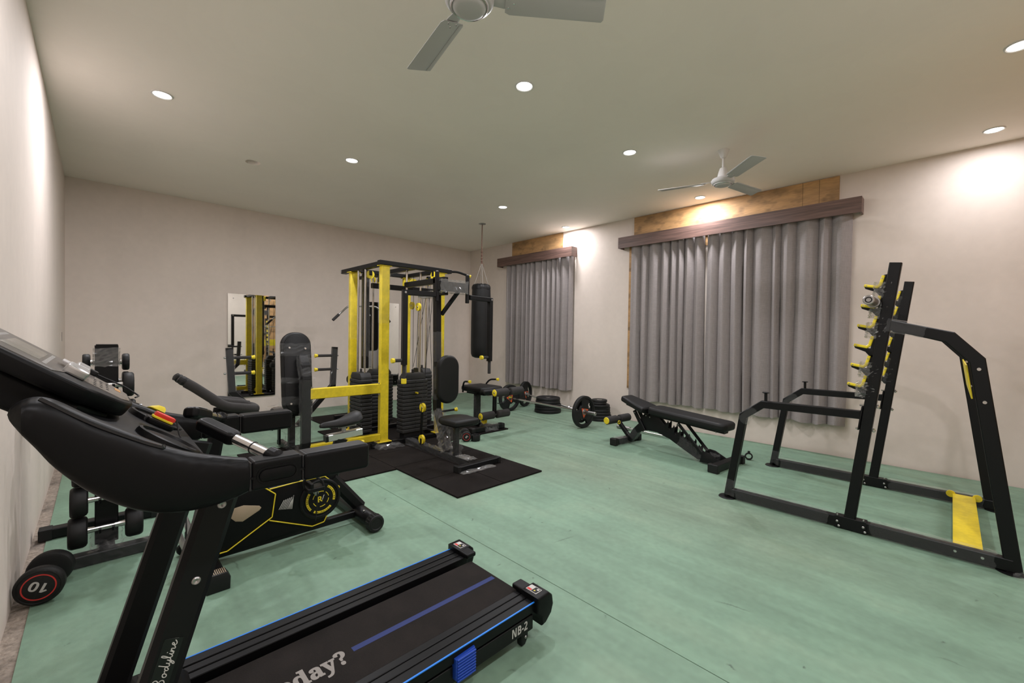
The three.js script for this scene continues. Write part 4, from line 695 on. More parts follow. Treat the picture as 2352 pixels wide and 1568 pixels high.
// ---------------------------------------------------------------- treadmill
{
  const G = thing('treadmill', 'black folding treadmill with a blue striped belt and blue side lines', 'treadmill', [-5.3, 0, 5.97]);
  const X = [1, 0, 0], Z = [0, 0, 1], ZC = 5.97, flip = (z) => 2 * ZC - z;
  // deck
  const belt = put(G, 'running_belt', matBelt, [bx(-5.8, -4.585, 0.12, 0.155, 5.817, 6.151), turned([[0, 0], [0.0175, 0], [0.0175, 0.334], [0, 0.334]], [-4.585, 0.1375, 5.817], [-4.585, 0.1375, 9], 20)]);
  put(belt, 'blue_stripe', matBluePrint, bx(-5.27, -4.592, 0.155, 0.1556, 5.987, 6.012), { label: 'printed blue stripe' });
  put(belt, 'lettering', matGreyPrint, letters('today?', serif, 0.068, [-5.552, 0.1552, 6.046], [1, 0, 0], [0, 1, 0], 0.80, 0.0006, 0.0022), { label: 'printed word today?' });
  put(G, 'deck_board', matBlack, bx(-5.85, -4.62, 0.075, 0.1195, 5.80, 6.16));
  for (const s of [1, -1]) {
    const zz = (z) => (s > 0 ? z : flip(z)), B = (x0, x1, y0, y1, a, b, r = 0.004) => rbx(x0, x1, y0, y1, Math.min(zz(a), zz(b)), Math.max(zz(a), zz(b)), r, 2);
    put(G, 'foot_rail', matPlastic, [B(-5.85, -4.575, 0.09, 0.166, 6.156, 6.188), B(-5.85, -4.575, 0.09, 0.1625, 6.186, 6.23), B(-5.85, -4.575, 0.09, 0.167, 6.192, 6.226), B(-5.85, -4.575, 0.125, 0.168, 6.231, 6.272)]);
    put(G, 'side_skirt', matBlack, [B(-6.0, -4.6, 0.05, 0.112, 6.2, 6.266), B(-6.0, -4.6, 0.112, 0.15, 6.2, 6.26)]);
    put(G, 'blue_line', matBlue, B(-5.85, -4.578, 0.1655, 0.1695, 6.268, 6.274, 0.001), { label: 'thin bright blue edge line' });
    // rear cap
    const capShape = [[-4.602, 0.19], [-4.53, 0.192], [-4.505, 0.17], [-4.498, 0.13], [-4.51, 0.095], [-4.545, 0.065], [-4.57, 0.06], [-4.58, 0.10], [-4.602, 0.125]];
    const cap = put(G, 'rear_cap', matPlastic, [slab(capShape.map(([a, b]) => [a, b]), 0.105, [0, 0, zz(6.2425)], X, Z, 0.012, [], 4), B(-4.598, -4.54, 0.165, 0.188, 6.13, 6.2, 0.008)]);
    const st = put(cap, 'warning_sticker', matPrint, bx(-4.585, -4.545, 0.19, 0.1925, zz(6.235) - 0.03, zz(6.235) + 0.03), { label: 'small warning sticker' });
    put(st, 'sticker_print', matBlack, bx(-4.582, -4.548, 0.1925, 0.1929, zz(6.235) - 0.002, zz(6.235) + 0.027)); put(st, 'sticker_print', matRedPrint, bx(-4.582, -4.57, 0.1925, 0.1929, zz(6.235) - 0.027, zz(6.235) - 0.004));
    put(st, 'sticker_print', matYellowPlastic, bx(-4.574, -4.568, 0.1929, 0.1932, zz(6.235) + 0.006, zz(6.235) + 0.013)); put(st, 'sticker_print', matPrint, turned([[0, 0], [0.006, 0]], [-4.557, 0.193, zz(6.235) + 0.018], [-4.557, 1, zz(6.235) + 0.018], 12));
    put(G, 'rear_foot', matBlack, [slab([[-4.70, 0.08], [-4.63, 0.085], [-4.628, 0.03], [-4.645, 0.005], [-4.665, 0.005], [-4.67, 0.05]], 0.03, [0, 0, zz(6.25)], X, Z, 0.004)]);
    put(G, 'foot_bolt', matSteel, turned([[0, 0.005], [0.005, 0.004], [0.007, 0]], [-4.643, 0.035, zz(6.264)], [-4.643, 0.035, zz(9)], 12));
    // uprights, handrails, cheeks
    const up = put(G, 'upright', matBlack, bar([[-5.955, 0.03, zz(6.19)], [-5.69, 0.93, zz(6.19)]], 0.045, 0.078, Z, 0.012));
    for (const [x, y] of [[-5.757, 0.69], [-5.705, 0.862]]) put(up, 'bolt', matSteel, turned([[0.0, 0.002], [0.004, 0.005], [0.007, 0.006], [0.0095, 0.003], [0.010, 0]], [x, y, zz(6.212)], [x, y, zz(9)], 18));
    const hr = put(G, 'handrail', matPlastic, B(-5.668, -5.5525, 0.917, 0.989, 6.272, 6.336, 0.010));
    put(hr, 'oval_inset', matPlastic, [slab(rrect(0.08, 0.028, 0.0139), 0.006, [-5.612, 0.952, zz(6.337)], X, [0, 0, s], 0.002), slab(rrect(0.092, 0.04, 0.0199), 0.003, [-5.612, 0.952, zz(6.3365)], X, [0, 0, s], 0.001, [rrect(0.084, 0.032, 0.0159)])]);
    for (const x of [-5.668, -5.56]) put(hr, 'slot', matPlastic, slab(rrect(0.012, 0.006, 0.0029), 0.001, [x + 0.004, 0.95, zz(6.3358)], X, [0, 0, s], 0.0002));
    put(G, 'handrail_end', matPlastic, B(-5.551, -5.374, 0.916, 0.986, 6.271, 6.337, 0.011));
    putEach(G, 'rail_joint', matGloss, [B(-5.5545, -5.5495, 0.919, 0.984, 6.274, 6.334, 0.01), B(-5.6725, -5.6665, 0.919, 0.9875, 6.274, 6.334, 0.010)]);
    // cheek: rounded body whose depth follows an upper and a lower edge line
    const cx = [-6.046, -6.042, -6.03, -6.01, -5.985, -5.94, -5.89, -5.84, -5.79, -5.74, -5.70, -5.672], hi = [1.14, 1.153, 1.164, 1.169, 1.16, 1.126, 1.092, 1.058, 1.03, 1.012, 1.0, 0.993], lo = [1.14, 1.128, 1.108, 1.075, 1.032, 0.977, 0.935, 0.909, 0.898, 0.898, 0.905, 0.914];
    const hs = new THREE.SplineCurve(cx.map((p, i) => new THREE.Vector2(p, hi[i]))).getPoints(44), ls = new THREE.SplineCurve(cx.map((p, i) => new THREE.Vector2(p, lo[i]))).getPoints(44);
    const surf = (i, an, grow = 0) => { const p = hs[i], q = ls[i], hh = Math.max((p.y - q.y) / 2, 0.0015) + grow, t = i / 44, hw = Math.min(0.052 - 0.02 * t, hh * 1.4 + 0.003) + grow, c = Math.cos(an), sn = Math.sin(an), e = 2 / 2.9; return V((p.x + q.x) / 2, (p.y + q.y) / 2 + hh * Math.sign(sn) * Math.abs(sn) ** e, zz(6.287 + 0.018 * t) + (s > 0 ? 1 : -1) * hw * Math.sign(c) * Math.abs(c) ** e); };
    put(G, 'console_arm', matPlastic, skin(hs.map((p, i) => Array.from({ length: 32 }, (_, k) => surf(i, k / 32 * Math.PI * 2))), true, false));
    put(G, 'trim_ridge', matGloss, tube([[13, 1.25], [15, 1.05], [18, 0.95], [21, 0.95], [24, 1.0], [27, 1.08], [29, 1.2], [29.4, 1.4]].map(([i, an]) => surf(Math.round(i), an, 0.0005).toArray()), 0.0042, 0.02, 8));
    // inner grips
    const a = V(-5.608, 0.98, zz(6.295)), b = V(-5.724, 1.046, zz(6.08)), at = (t) => a.clone().lerp(b, t);
    const gp = put(G, 'pulse_grip', matChrome, cyl(at(0.05), at(0.6), 0.0135, 18));
    put(gp, 'grip_root', matPlastic, cyl(at(-0.05), at(0.10), 0.022, 18, 0.008)); put(gp, 'grip_ring', matGloss, cyl(at(0.28), at(0.295), 0.0155, 18));
    const cross = b.clone().sub(a).normalize(), sideV = V(0, 1, 0).cross(cross).normalize(), upV = cross.clone().cross(sideV).normalize();
    put(gp, 'grip_end', matPlastic, slab(rrect(0.135, 0.044, 0.02), 0.034, at(0.78), cross, upV, 0.012, [], 4));
    if (s < 0) { const pc = at(0.82).addScaledVector(upV, 0.0175); put(gp, 'button_plate', matFanGrey, slab(rrect(0.075, 0.034, 0.008), 0.002, pc, cross, upV, 0.0005)); for (const d of [-0.018, 0.016]) put(gp, 'button', matBlack, slab(rrect(0.012, 0.012, 0.002), 0.002, pc.clone().addScaledVector(cross, d).addScaledVector(upV, 0.0015), cross, upV, 0.0005)); }
  }
  // step block with ribs and model lettering on the near side
  const sb = put(G, 'step_block', matBlueBlock, slab([[-5.02, 0.145], [-4.93, 0.15], [-4.925, 0.07], [-4.945, 0.052], [-5.005, 0.052], [-5.02, 0.07]], 0.03, [0, 0, 6.27], X, Z, 0.008), { label: 'ribbed bright blue plastic block' });
  for (let k = 0; k < 8; k++) put(sb, 'rib', matBlueBlock, rbx(-5.015, -4.93, 0.062 + k * 0.0108, 0.068 + k * 0.0108, 6.28, 6.289, 0.002, 1));
  put(G, 'lettering', matPrint, letters('NB-2', font, 0.036, [-4.728, 0.066, 6.2661], [1, 0, 0], [0, 0, 1], 0.82, 0.0006), { label: 'printed grey letters NB-2' });
  put(G, 'fold_clip', matBlueBlock, rbx(-4.645, -4.632, 0.137, 0.15, 6.262, 6.27, 0.002));
  // motor hood
  put(G, 'motor_hood', matPlastic, slab([[-6.13, 0.04], [-5.72, 0.04], [-5.715, 0.17], [-5.74, 0.2], [-5.80, 0.225], [-6.0, 0.235], [-6.1, 0.2], [-6.13, 0.12]], 0.50, [0, 0, ZC], X, Z, 0.03, [], 4));
  put(G, 'hood_stripe', matGloss, [0, 1, 2].map((k) => rbx(-5.84 + k * 0.03, -5.83 + k * 0.03, 0.222 - k * 0.008, 0.23 - k * 0.008, 5.75, 6.19, 0.002)));
  put(G, 'front_crossbar', matBlack, bar([[-5.99, 0.045, 5.70], [-5.99, 0.045, 6.24]], 0.06, 0.05, X));
  // script name on the near upright
  { const c = document.createElement('canvas'); c.width = 512; c.height = 160; const k = c.getContext('2d'); k.fillStyle = '#0b0b0c'; k.fillRect(0, 0, 512, 160); k.strokeStyle = '#c9c7c3'; k.lineWidth = 9; k.lineCap = 'round'; k.lineJoin = 'round';
    const st = (d) => { k.beginPath(); k.moveTo(d[0], d[1]); for (let i = 2; i < d.length; i += 6) k.bezierCurveTo(d[i], d[i + 1], d[i + 2], d[i + 3], d[i + 4], d[i + 5]); k.stroke(); };
    st([70, 28, 60, 60, 52, 90, 36, 118]); st([30, 44, 60, 4, 128, 8, 122, 40, 118, 62, 90, 66, 72, 68, 110, 66, 124, 84, 112, 104, 98, 124, 60, 124, 40, 112]);
    st([176, 84, 150, 74, 132, 104, 146, 116, 164, 124, 184, 98, 172, 86, 180, 96, 194, 94, 202, 88]);
    st([240, 88, 222, 74, 198, 98, 206, 114, 218, 124, 238, 100, 246, 80]); st([262, 26, 252, 60, 236, 100, 246, 114, 252, 120, 262, 112, 268, 104]);
    st([278, 82, 268, 104, 270, 118, 284, 114, 296, 108, 304, 92, 308, 82]); st([308, 82, 300, 112, 288, 150, 266, 148, 256, 144, 270, 126, 320, 104]);
    st([320, 104, 346, 60, 362, 22, 348, 22, 334, 24, 322, 90, 334, 112, 342, 120, 356, 106, 362, 92]);
    st([368, 82, 360, 100, 358, 116, 368, 116, 378, 114, 386, 98, 392, 84]); st([380, 60, 381, 60, 382, 60, 382, 61]);
    st([392, 84, 390, 96, 384, 108, 382, 116, 392, 94, 412, 76, 416, 90, 418, 100, 406, 118, 420, 116, 432, 112, 440, 104, 446, 100]);
    st([446, 100, 470, 96, 480, 78, 464, 78, 446, 82, 440, 112, 458, 117, 474, 118, 486, 106, 494, 98]);
    const t = new THREE.CanvasTexture(c); t.colorSpace = THREE.SRGBColorSpace;
    const U = V(0.2825, 0.9593, 0).normalize(), N = V(0, 0, 1), g = new THREE.BoxGeometry(0.118, 0.037, 0.0008).applyMatrix4(new THREE.Matrix4().makeBasis(U, N.clone().cross(U), N).setPosition(-5.815, 0.512, 6.2131));
    put(G, 'name_decal', std(0xffffff, 0.3, { map: t }), g, { keepUV: true, label: 'glossy strip with script lettering' }); }
  // dash between the cheeks
  put(G, 'dash', matPlastic, slab([[-5.73, 0.968], [-5.735, 0.985], [-5.80, 1.012], [-5.87, 1.062], [-5.95, 1.112], [-6.0, 1.14], [-6.03, 1.135], [-6.025, 1.115], [-5.97, 1.065], [-5.91, 1.01], [-5.85, 0.965], [-5.78, 0.955]], 0.62, [0, 0, ZC], X, Z, 0.012, [], 3));
  const sl = V(-0.82, 0.57, 0), nn = V(0.57, 0.82, 0);
  for (const z of [6.135, 5.80]) {
    const c = V(-5.80, 1.024, z), h = put(G, 'cup_holder', matPlastic, turned([[0.055, -0.07], [0.062, 0], [0.066, 0.006], [0.072, 0.004], [0.074, -0.004], [0.066, -0.09], [0.0, -0.092]], c, c.clone().addScaledVector(nn, 1), 32));
    put(h, 'cup_well', matPlastic, turned([[0.0, 0.0], [0.056, 0.0]], c.clone().addScaledVector(nn, 0.0005), c.clone().add(nn), 28));
  }
  const yk = put(G, 'yellow_clip', matYellowPlastic, slab([[-0.024, 0], [0.024, 0], [0.02, 0.016], [0.01, 0.026], [-0.006, 0.024], [-0.018, 0.012]], 0.016, [-5.80, 1.047, 5.76], [0.75, -0.45, 0.4], [0.5, 0.2, 0.8], 0.005)); void yk;
  // safety key
  const kc = V(-5.805, 1.044, 5.965);
  put(G, 'key_plate', matPlastic, slab(rrect(0.07, 0.06, 0.015), 0.016, kc.clone().addScaledVector(nn, -0.004), [0.82, -0.57, 0], nn, 0.005));
  const sk = put(G, 'safety_key', matYellowPlastic, slab(rrect(0.052, 0.034, 0.006), 0.006, kc.clone().addScaledVector(nn, 0.008), [0.82, -0.57, 0], nn, 0.002), { label: 'red and yellow safety key' });
  put(sk, 'key_grip', matRed, slab([[-0.024, -0.012], [0.012, -0.015], [0.028, -0.006], [0.02, 0], [0.028, 0.006], [0.012, 0.015], [-0.024, 0.012]], 0.012, kc.clone().addScaledVector(nn, 0.016), [0.82, -0.57, 0], nn, 0.004));
  put(G, 'key_cord', matRubberBlack, tube([kc.clone().addScaledVector(nn, 0.014).add(V(0.028, -0.014, 0.0)).toArray(), [-5.765, 1.0, 5.98], [-5.745, 0.965, 6.0], [-5.74, 0.9, 6.01]], 0.0018, 0.02, 6));
  // tilted display
  const O = V(-5.862, 1.108, ZC), S = V(-0.8, 0.6, 0), N = V(0.6, 0.8, 0);
  const dp = (sv, z, h = 0) => O.clone().addScaledVector(S, sv).add(V(0, 0, z)).addScaledVector(N, h);
  const outl = []; { const half = [[0, 0.0], [0.0, 0.05], [0.006, 0.095], [0.02, 0.13], [0.045, 0.155], [0.075, 0.178], [0.09, 0.2], [0.105, 0.215], [0.18, 0.228], [0.3, 0.235], [0.37, 0.225], [0.395, 0.18], [0.4, 0.1], [0.4, 0]]; for (const [s, w] of half) outl.push([s, w]); for (const [s, w] of half.slice(1, -1).reverse()) outl.push([s, -w]); }
  const dpl = put(G, 'display_panel', matPlastic, slab(outl, 0.036, dp(0, 0, -0.018), S, N, 0.007, [], 3));
  put(G, 'display_body', matPlastic, slab([[0.09, 0.19], [0.3, 0.205], [0.36, 0.15], [0.36, -0.15], [0.3, -0.205], [0.09, -0.19], [0.03, -0.12], [0.03, 0.12]], 0.07, dp(0, 0, -0.068), S, N, 0.015, [], 3));
  put(dpl, 'overlay', std(lin(0.13, 0.12, 0.11), 0.28), slab([[0.17, 0.2], [0.3, 0.205], [0.37, 0.18], [0.38, 0.1], [0.38, -0.1], [0.37, -0.18], [0.3, -0.205], [0.17, -0.2], [0.15, -0.12], [0.15, 0.12]], 0.002, dp(0, 0, 0.0008), S, N, 0.0005));
  put(dpl, 'lcd_window', std(lin(0.26, 0.25, 0.22), 0.2), slab([[0.2, -0.12], [0.27, -0.12], [0.27, 0.12], [0.2, 0.12]], 0.001, dp(0, 0, 0.0022), S, N, 0.0003));
  const pr = []; for (let k = 0; k < 14; k++) for (const s of [0.185, 0.285]) pr.push(slab([[s, -0.004], [s + 0.008, -0.004], [s + 0.008, 0.004], [s, 0.004]], 0.0006, dp(0, -0.14 + k * 0.0215, 0.0022), S, N, 0.0002));
  put(dpl, 'key_print', matPrint, pr, { kind: 'stuff' });
  put(dpl, 'lower_overlay', std(lin(0.2, 0.18, 0.16), 0.22), slab([[0.012, -0.09], [0.03, -0.125], [0.12, -0.15], [0.12, 0.1], [0.03, 0.1], [0.012, 0.06]], 0.002, dp(0, 0, 0.0008), S, N, 0.0005), { label: 'glossy sheet of small printed instructions' });
  const pt = []; for (let k = 0; k < 12; k++) pt.push(slab([[0.06 + (k % 3) * 0.014, -0.09 + k * 0.015], [0.066 + (k % 3) * 0.014, -0.09 + k * 0.015], [0.066 + (k % 3) * 0.014, -0.08 + k * 0.015], [0.06 + (k % 3) * 0.014, -0.08 + k * 0.015]], 0.0006, dp(0, 0, 0.0023), S, N, 0.0002));
  put(dpl, 'small_print', matBlack, pt, { kind: 'stuff' });
  put(dpl, 'orange_label', std(lin(0.55, 0.27, 0.08), 0.4), slab([[0.03, -0.095], [0.044, -0.095], [0.044, -0.04], [0.03, -0.04]], 0.0008, dp(0, 0, 0.0022), S, N, 0.0002));
  put(G, 'phone_holder', matAlu, [slab(rrect(0.045, 0.11, 0.008), 0.022, dp(0.135, 0.06, 0.01), S, N, 0.006, [], 3), slab(rrect(0.03, 0.12, 0.006), 0.018, dp(0.128, -0.06, 0.012), S, N, 0.005, [], 3)]);
  put(G, 'phone_pocket', matFanGrey, slab(rrect(0.03, 0.07, 0.004), 0.004, dp(0.155, -0.03, 0.012), S, N, 0.001));
  put(G, 'wire_rest', matRubberBlack, tube([dp(0.12, -0.16, 0.006).toArray(), dp(0.02, -0.16, 0.012).toArray(), dp(-0.02, -0.15, 0.008).toArray(), dp(-0.01, -0.1, 0.003).toArray()], 0.0022, 0.01, 6));
  put(G, 'wire_clip', matRubberBlack, slab(rrect(0.05, 0.022, 0.006), 0.014, dp(0.115, -0.16, 0.008), S, N, 0.004));
}

// ---------------------------------------------------------------- spinning bike
{
  const G = thing('exercise_bike', 'black spin bike with yellow outlined covers behind the treadmill', 'exercise bike', [-5.05, 0, 4.63]);
  const X = [1, 0, 0], Z = [0, 0, 1], ZF = 4.722;
  // stabilisers
  put(G, 'rear_stabiliser', matBlack, turned([[0, 0], [0.046, 0], [0.048, 0.004], [0.048, 0.58], [0.046, 0.584], [0, 0.584]], [-4.632, 0.06, 4.29], [-4.632, 0.062, 9], 28));
  for (const [z, s] of [[4.85, 1], [4.31, -1]]) {
    const c = put(G, 'stabiliser_cap', matRubberBlack, turned([[0.048, 0], [0.054, 0.004], [0.054, 0.055], [0.05, 0.06], [0.038, 0.062], [0.034, 0.058], [0, 0.058]], [-4.632, 0.0575, z], [-4.632, 0.0575, z + s], 32));
    for (let k = 0; k < 20; k++) { const a = k / 20 * Math.PI * 2; put(c, 'grip_rib', matRubberBlack, cyl([-4.632 + 0.0535 * Math.cos(a), 0.0575 + 0.0535 * Math.sin(a), z + s * 0.008], [-4.632 + 0.0535 * Math.cos(a), 0.0575 + 0.0535 * Math.sin(a), z + s * 0.05], 0.0035, 6)); }
  }
  put(G, 'bolt', matSteel, cyl([-4.655, 0.103, 4.77], [-4.655, 0.113, 4.77], 0.008, 6));
  put(G, 'front_stabiliser', matBlack, bar([[-5.5, 0.05, 4.3], [-5.5, 0.05, 4.92]], 0.075, 0.06, [1, 0, 0], 0.012));
  for (const z of [4.945, 4.275]) {
    const c = put(G, 'foot_wedge', matRubberBlack, slab([[-0.05, 0], [0.05, 0], [0.052, 0.06], [0.035, 0.088], [-0.03, 0.088], [-0.05, 0.06]], 0.07, [-5.5, 0.001, z], X, Z, 0.006));
    for (let k = 0; k < 9; k++) put(c, 'tread_rib', matTan, rbx(-5.535 + k * 0.008, -5.531 + k * 0.008, 0.086, 0.091, z - 0.028, z + 0.028, 0.001, 1));
  }
  for (const z of [4.42, 4.84]) put(G, 'transport_wheel', matRubberBlack, cyl([-5.575, 0.035, z - 0.012], [-5.575, 0.035, z + 0.012], 0.034, 20, 0.006));
  put(G, 'wheel_bracket', matBlack, bar([[-5.575, 0.05, 4.40], [-5.575, 0.05, 4.86]], 0.03, 0.03, X));
  put(G, 'base_rail', matBlack, bar([[-5.5, 0.055, 4.66], [-4.64, 0.06, 4.66]], 0.04, 0.045, Z));
  put(G, 'rear_leg', matBlack, bar([[-4.62, 0.085, 4.63], [-4.82, 0.33, 4.63]], 0.075, 0.08, Z, 0.02));
  put(G, 'frame_spine', matBlack, bar([[-5.47, 0.08, 4.60], [-5.36, 0.34, 4.60], [-4.86, 0.30, 4.60]], 0.06, 0.08, Z, 0.015));
  put(G, 'front_fork', matFanGrey, [cyl([-5.655, 0.30, 4.58], [-5.575, 0.07, 4.58], 0.016, 14), bar([[-5.60, 0.30, 4.62], [-5.53, 0.07, 4.62]], 0.02, 0.03, Z)]);
  put(G, 'lower_shroud', matPlastic, slab([[-5.49, 0.045], [-5.06, 0.06], [-4.97, 0.09], [-5.18, 0.23], [-5.43, 0.16]], 0.09, [0, 0, 4.655], X, Z, 0.01));
  // covers with yellow outlines
  const A = [[-5.215, 0.376], [-5.05, 0.385], [-4.888, 0.383], [-4.79, 0.29], [-4.89, 0.082], [-4.965, 0.074], [-5.215, 0.185]];
  const Bp = [[-5.26, 0.42], [-5.172, 0.342], [-5.19, 0.205], [-5.42, 0.075], [-5.50, 0.075], [-5.565, 0.2], [-5.53, 0.36], [-5.42, 0.46]];
  const outline = (P, z, r = 0.0034) => { const q = []; for (let i = 0; i < P.length; i++) { const a = P[i], b = P[(i + 1) % P.length]; q.push(cyl([a[0], a[1], z], [b[0], b[1], z], r, 8, 0.001)); } return q; };
  const cA = put(G, 'crank_cover', matPlastic, slab(A, 0.15, [0, 0, ZF - 0.083], X, Z, 0.012, [], 2)); put(cA, 'yellow_outline', matYellowPlastic, outline(A.map(([x, y]) => [-5.0 + (x + 5.0) * 0.965, 0.24 + (y - 0.24) * 0.965]), ZF - 0.006), { label: 'yellow outline strip' });
  const cB = put(G, 'flywheel_cover', matPlastic, slab(Bp, 0.16, [0, 0, ZF - 0.078], X, Z, 0.012, [], 2)); put(cB, 'yellow_outline', matYellowPlastic, outline(Bp.map(([x, y]) => [-5.36 + (x + 5.36) * 0.965, 0.26 + (y - 0.26) * 0.965]), ZF + 0.004), { label: 'yellow outline strip' });
  put(cB, 'name_plaque', matTan, slab([[-5.252, 0.279], [-5.262, 0.292], [-5.34, 0.315], [-5.39, 0.31], [-5.42, 0.28], [-5.38, 0.235], [-5.345, 0.225], [-5.262, 0.266]], 0.004, [0, 0, ZF + 0.003], X, Z, 0.001), { label: 'tan diamond-shaped plaque' });
  for (let k = 0; k < 9; k++) { const t = k / 8, a = [-5.158 + 0.012 * t, 0.255 - 0.004 * t], x0 = -5.155 + t * 0.075, y0 = 0.262 - 0.034 * t; const b0 = [-5.158 + t * 0.070, 0.236 - t * 0.014], L = 0.05 + 0.03 * t, q = [[b0[0], b0[1]], [b0[0] + 0.0045, b0[1]], [Math.min(-5.073, b0[0] + 0.0045 + L * 0.55), b0[1] + L], [Math.min(-5.0765, b0[0] + L * 0.55), b0[1] + L]]; void a; void x0; void y0; put(cA, 'white_stripe', matPrint, slab(q, 0.0012, [0, 0, ZF - 0.0075], X, Z, 0.0003)); }
  // crank disc, ring print, emblem
  const C = [-4.918, 0.243], disc = put(G, 'crank_disc', matBlack, turned([[0.125, -0.01], [0.125, 0.006], [0.118, 0.012], [0.108, 0.012], [0.104, 0.006], [0.098, 0.006], [0.094, 0.011], [0.0, 0.011]], [C[0], C[1], ZF - 0.008], [C[0], C[1], 9], 48));
  const arc = (r0, r1, a0, a1, z, t = 0.0012) => { const n = 16, p = []; for (let k = 0; k <= n; k++) p.push(polar(C[0], C[1], r1, a0 + (a1 - a0) * k / n)); for (let k = n; k >= 0; k--) p.push(polar(C[0], C[1], r0, a0 + (a1 - a0) * k / n)); return slab(p, t, [0, 0, z], X, Z, 0.0003); };
  for (const [a0, a1] of [[-0.3, 1.05], [-2.1, -0.75], [2.55, 3.9]]) put(disc, 'yellow_band', matYellowPlastic, arc(0.076, 0.09, a0, a1, ZF + 0.0038), { label: 'yellow printed band' });
  for (const [a0, a1] of [[0.2, 0.9], [1.2, 1.9], [2.3, 3.0], [3.5, 4.2], [4.6, 5.3], [5.6, 6.2]]) put(disc, 'yellow_dash', matYellowPlastic, arc(0.046, 0.05, a0, a1, ZF + 0.0038));
  const ringText = (str, a0, st) => str.split('').map((ch, i) => { const a = a0 - i * st, [x, y] = polar(C[0], C[1], 0.079, a); return letters(ch, font, 0.0085, [x, y, ZF + 0.0045], [Math.sin(a), -Math.cos(a), 0], [0, 0, 1], 1, 0.0006); });
  put(disc, 'ring_lettering', matBlack, [...ringText('SPINNING', 1.0, 0.155), ...ringText('SPINNING', -0.85, 0.15), ...ringText('SPINNING', 3.8, 0.15)], { kind: 'stuff', label: 'small black ring lettering SPINNING' });
  put(disc, 'emblem', matYellowPlastic, letters('R', font, 0.036, [C[0] - 0.022, C[1] - 0.02, ZF + 0.0034], [1, 0.12, 0], [0, 0, 1], 1.05, 0.001)); put(disc, 'emblem_stroke', matPrint, slab([[-0.002, -0.012], [0.003, -0.012], [0.014, 0.018], [0.009, 0.018]], 0.0012, [C[0] + 0.008, C[1] + 0.004, ZF + 0.004], X, Z, 0.0003));
  put(G, 'crank_arm', matSteel, bar([[-4.945, 0.281, ZF + 0.014], [-4.985, 0.335, ZF + 0.02]], 0.014, 0.022, Z));
  const pd = put(G, 'pedal', matBlack, [rbx(-5.035, -4.935, 0.335, 0.36, ZF + 0.03, ZF + 0.12, 0.006), rbx(-5.02, -5.0, 0.355, 0.39, ZF + 0.03, ZF + 0.12, 0.006)]); put(pd, 'toe_strap', matRubberBlack, tube([[-5.03, 0.345, ZF + 0.05], [-5.05, 0.40, ZF + 0.06], [-4.99, 0.425, ZF + 0.075], [-4.94, 0.39, ZF + 0.1], [-4.94, 0.34, ZF + 0.1]], 0.006, 0.03, 8));
  put(pd, 'strap_buckle', matSteel, rbx(-4.975, -4.95, 0.3, 0.335, ZF + 0.05, ZF + 0.06, 0.003)); put(pd, 'loose_strap', matRubberBlack, tube([[-4.96, 0.31, ZF + 0.06], [-4.958, 0.22, ZF + 0.05], [-4.965, 0.13, ZF + 0.045]], 0.004, 0.03, 6));
  // seat post, rail, saddle
  put(G, 'seat_tube', matBlack, bar([[-4.83, 0.29, 4.63], [-4.755, 0.58, 4.63]], 0.05, 0.085, Z, 0.012));
  put(G, 'seat_knob', matYellowPlastic, [cyl([-4.73, 0.545, 4.63], [-4.70, 0.54, 4.63], 0.026, 12), cyl([-4.70, 0.54, 4.63], [-4.625, 0.53, 4.65], 0.017, 10), cyl([-4.625, 0.53, 4.65], [-4.605, 0.528, 4.655], 0.024, 10)], { label: 'yellow seat adjustment knob' });
  put(G, 'seat_slider', matAlu, bar([[-4.845, 0.597, 4.63], [-4.615, 0.612, 4.63]], 0.05, 0.045, Z, 0.004)); put(G, 'slider_end', matBlack, bar([[-4.862, 0.596, 4.63], [-4.843, 0.597, 4.63]], 0.048, 0.043, Z));
  put(G, 'saddle_clamp', matSteel, [cyl([-4.735, 0.61, 4.63], [-4.735, 0.665, 4.63], 0.014, 12), bar([[-4.78, 0.66, 4.61], [-4.66, 0.668, 4.61]], 0.012, 0.012, Z), bar([[-4.78, 0.66, 4.65], [-4.66, 0.668, 4.65]], 0.012, 0.012, Z)]);
  { const prof = [[-4.897, 0.003, 0.005, 0.683], [-4.892, 0.014, 0.012, 0.685], [-4.87, 0.022, 0.018, 0.688], [-4.83, 0.027, 0.021, 0.689], [-4.79, 0.038, 0.024, 0.69], [-4.75, 0.06, 0.027, 0.697], [-4.71, 0.085, 0.031, 0.71], [-4.675, 0.096, 0.034, 0.72], [-4.645, 0.09, 0.034, 0.728], [-4.63, 0.06, 0.026, 0.73], [-4.624, 0.012, 0.008, 0.729]];
    put(G, 'saddle', matPad, skin(prof.map(([x, w, h, y]) => Array.from({ length: 24 }, (_, k) => { const a = k / 24 * Math.PI * 2, c = Math.cos(a), s = Math.sin(a); return V(x, y + (s > 0 ? s * h * 0.9 : s * h * 1.1) - (Math.abs(c) ** 2) * h * 0.5, 4.63 + c * w); })), true, false)); }
  // handlebar
  put(G, 'handlebar_post', matPlastic, bar([[-5.50, 0.42, 4.63], [-5.43, 0.86, 4.63]], 0.05, 0.075, Z, 0.015));
  put(G, 'handlebar_clamp', matBlack, slab([[-5.46, 0.80], [-5.29, 0.80], [-5.27, 0.85], [-5.44, 0.865]], 0.06, [0, 0, 4.63], X, Z, 0.008)); put(G, 'clamp_knob', matGloss, cyl([-5.52, 0.83, 4.66], [-5.47, 0.83, 4.68], 0.022, 16));
  const hb = put(G, 'handlebar', matFoam, tube([[-5.29, 0.855, 4.52], [-5.27, 0.853, 4.60], [-5.27, 0.853, 4.66], [-5.29, 0.855, 4.74]], 0.02, 0.03, 14));
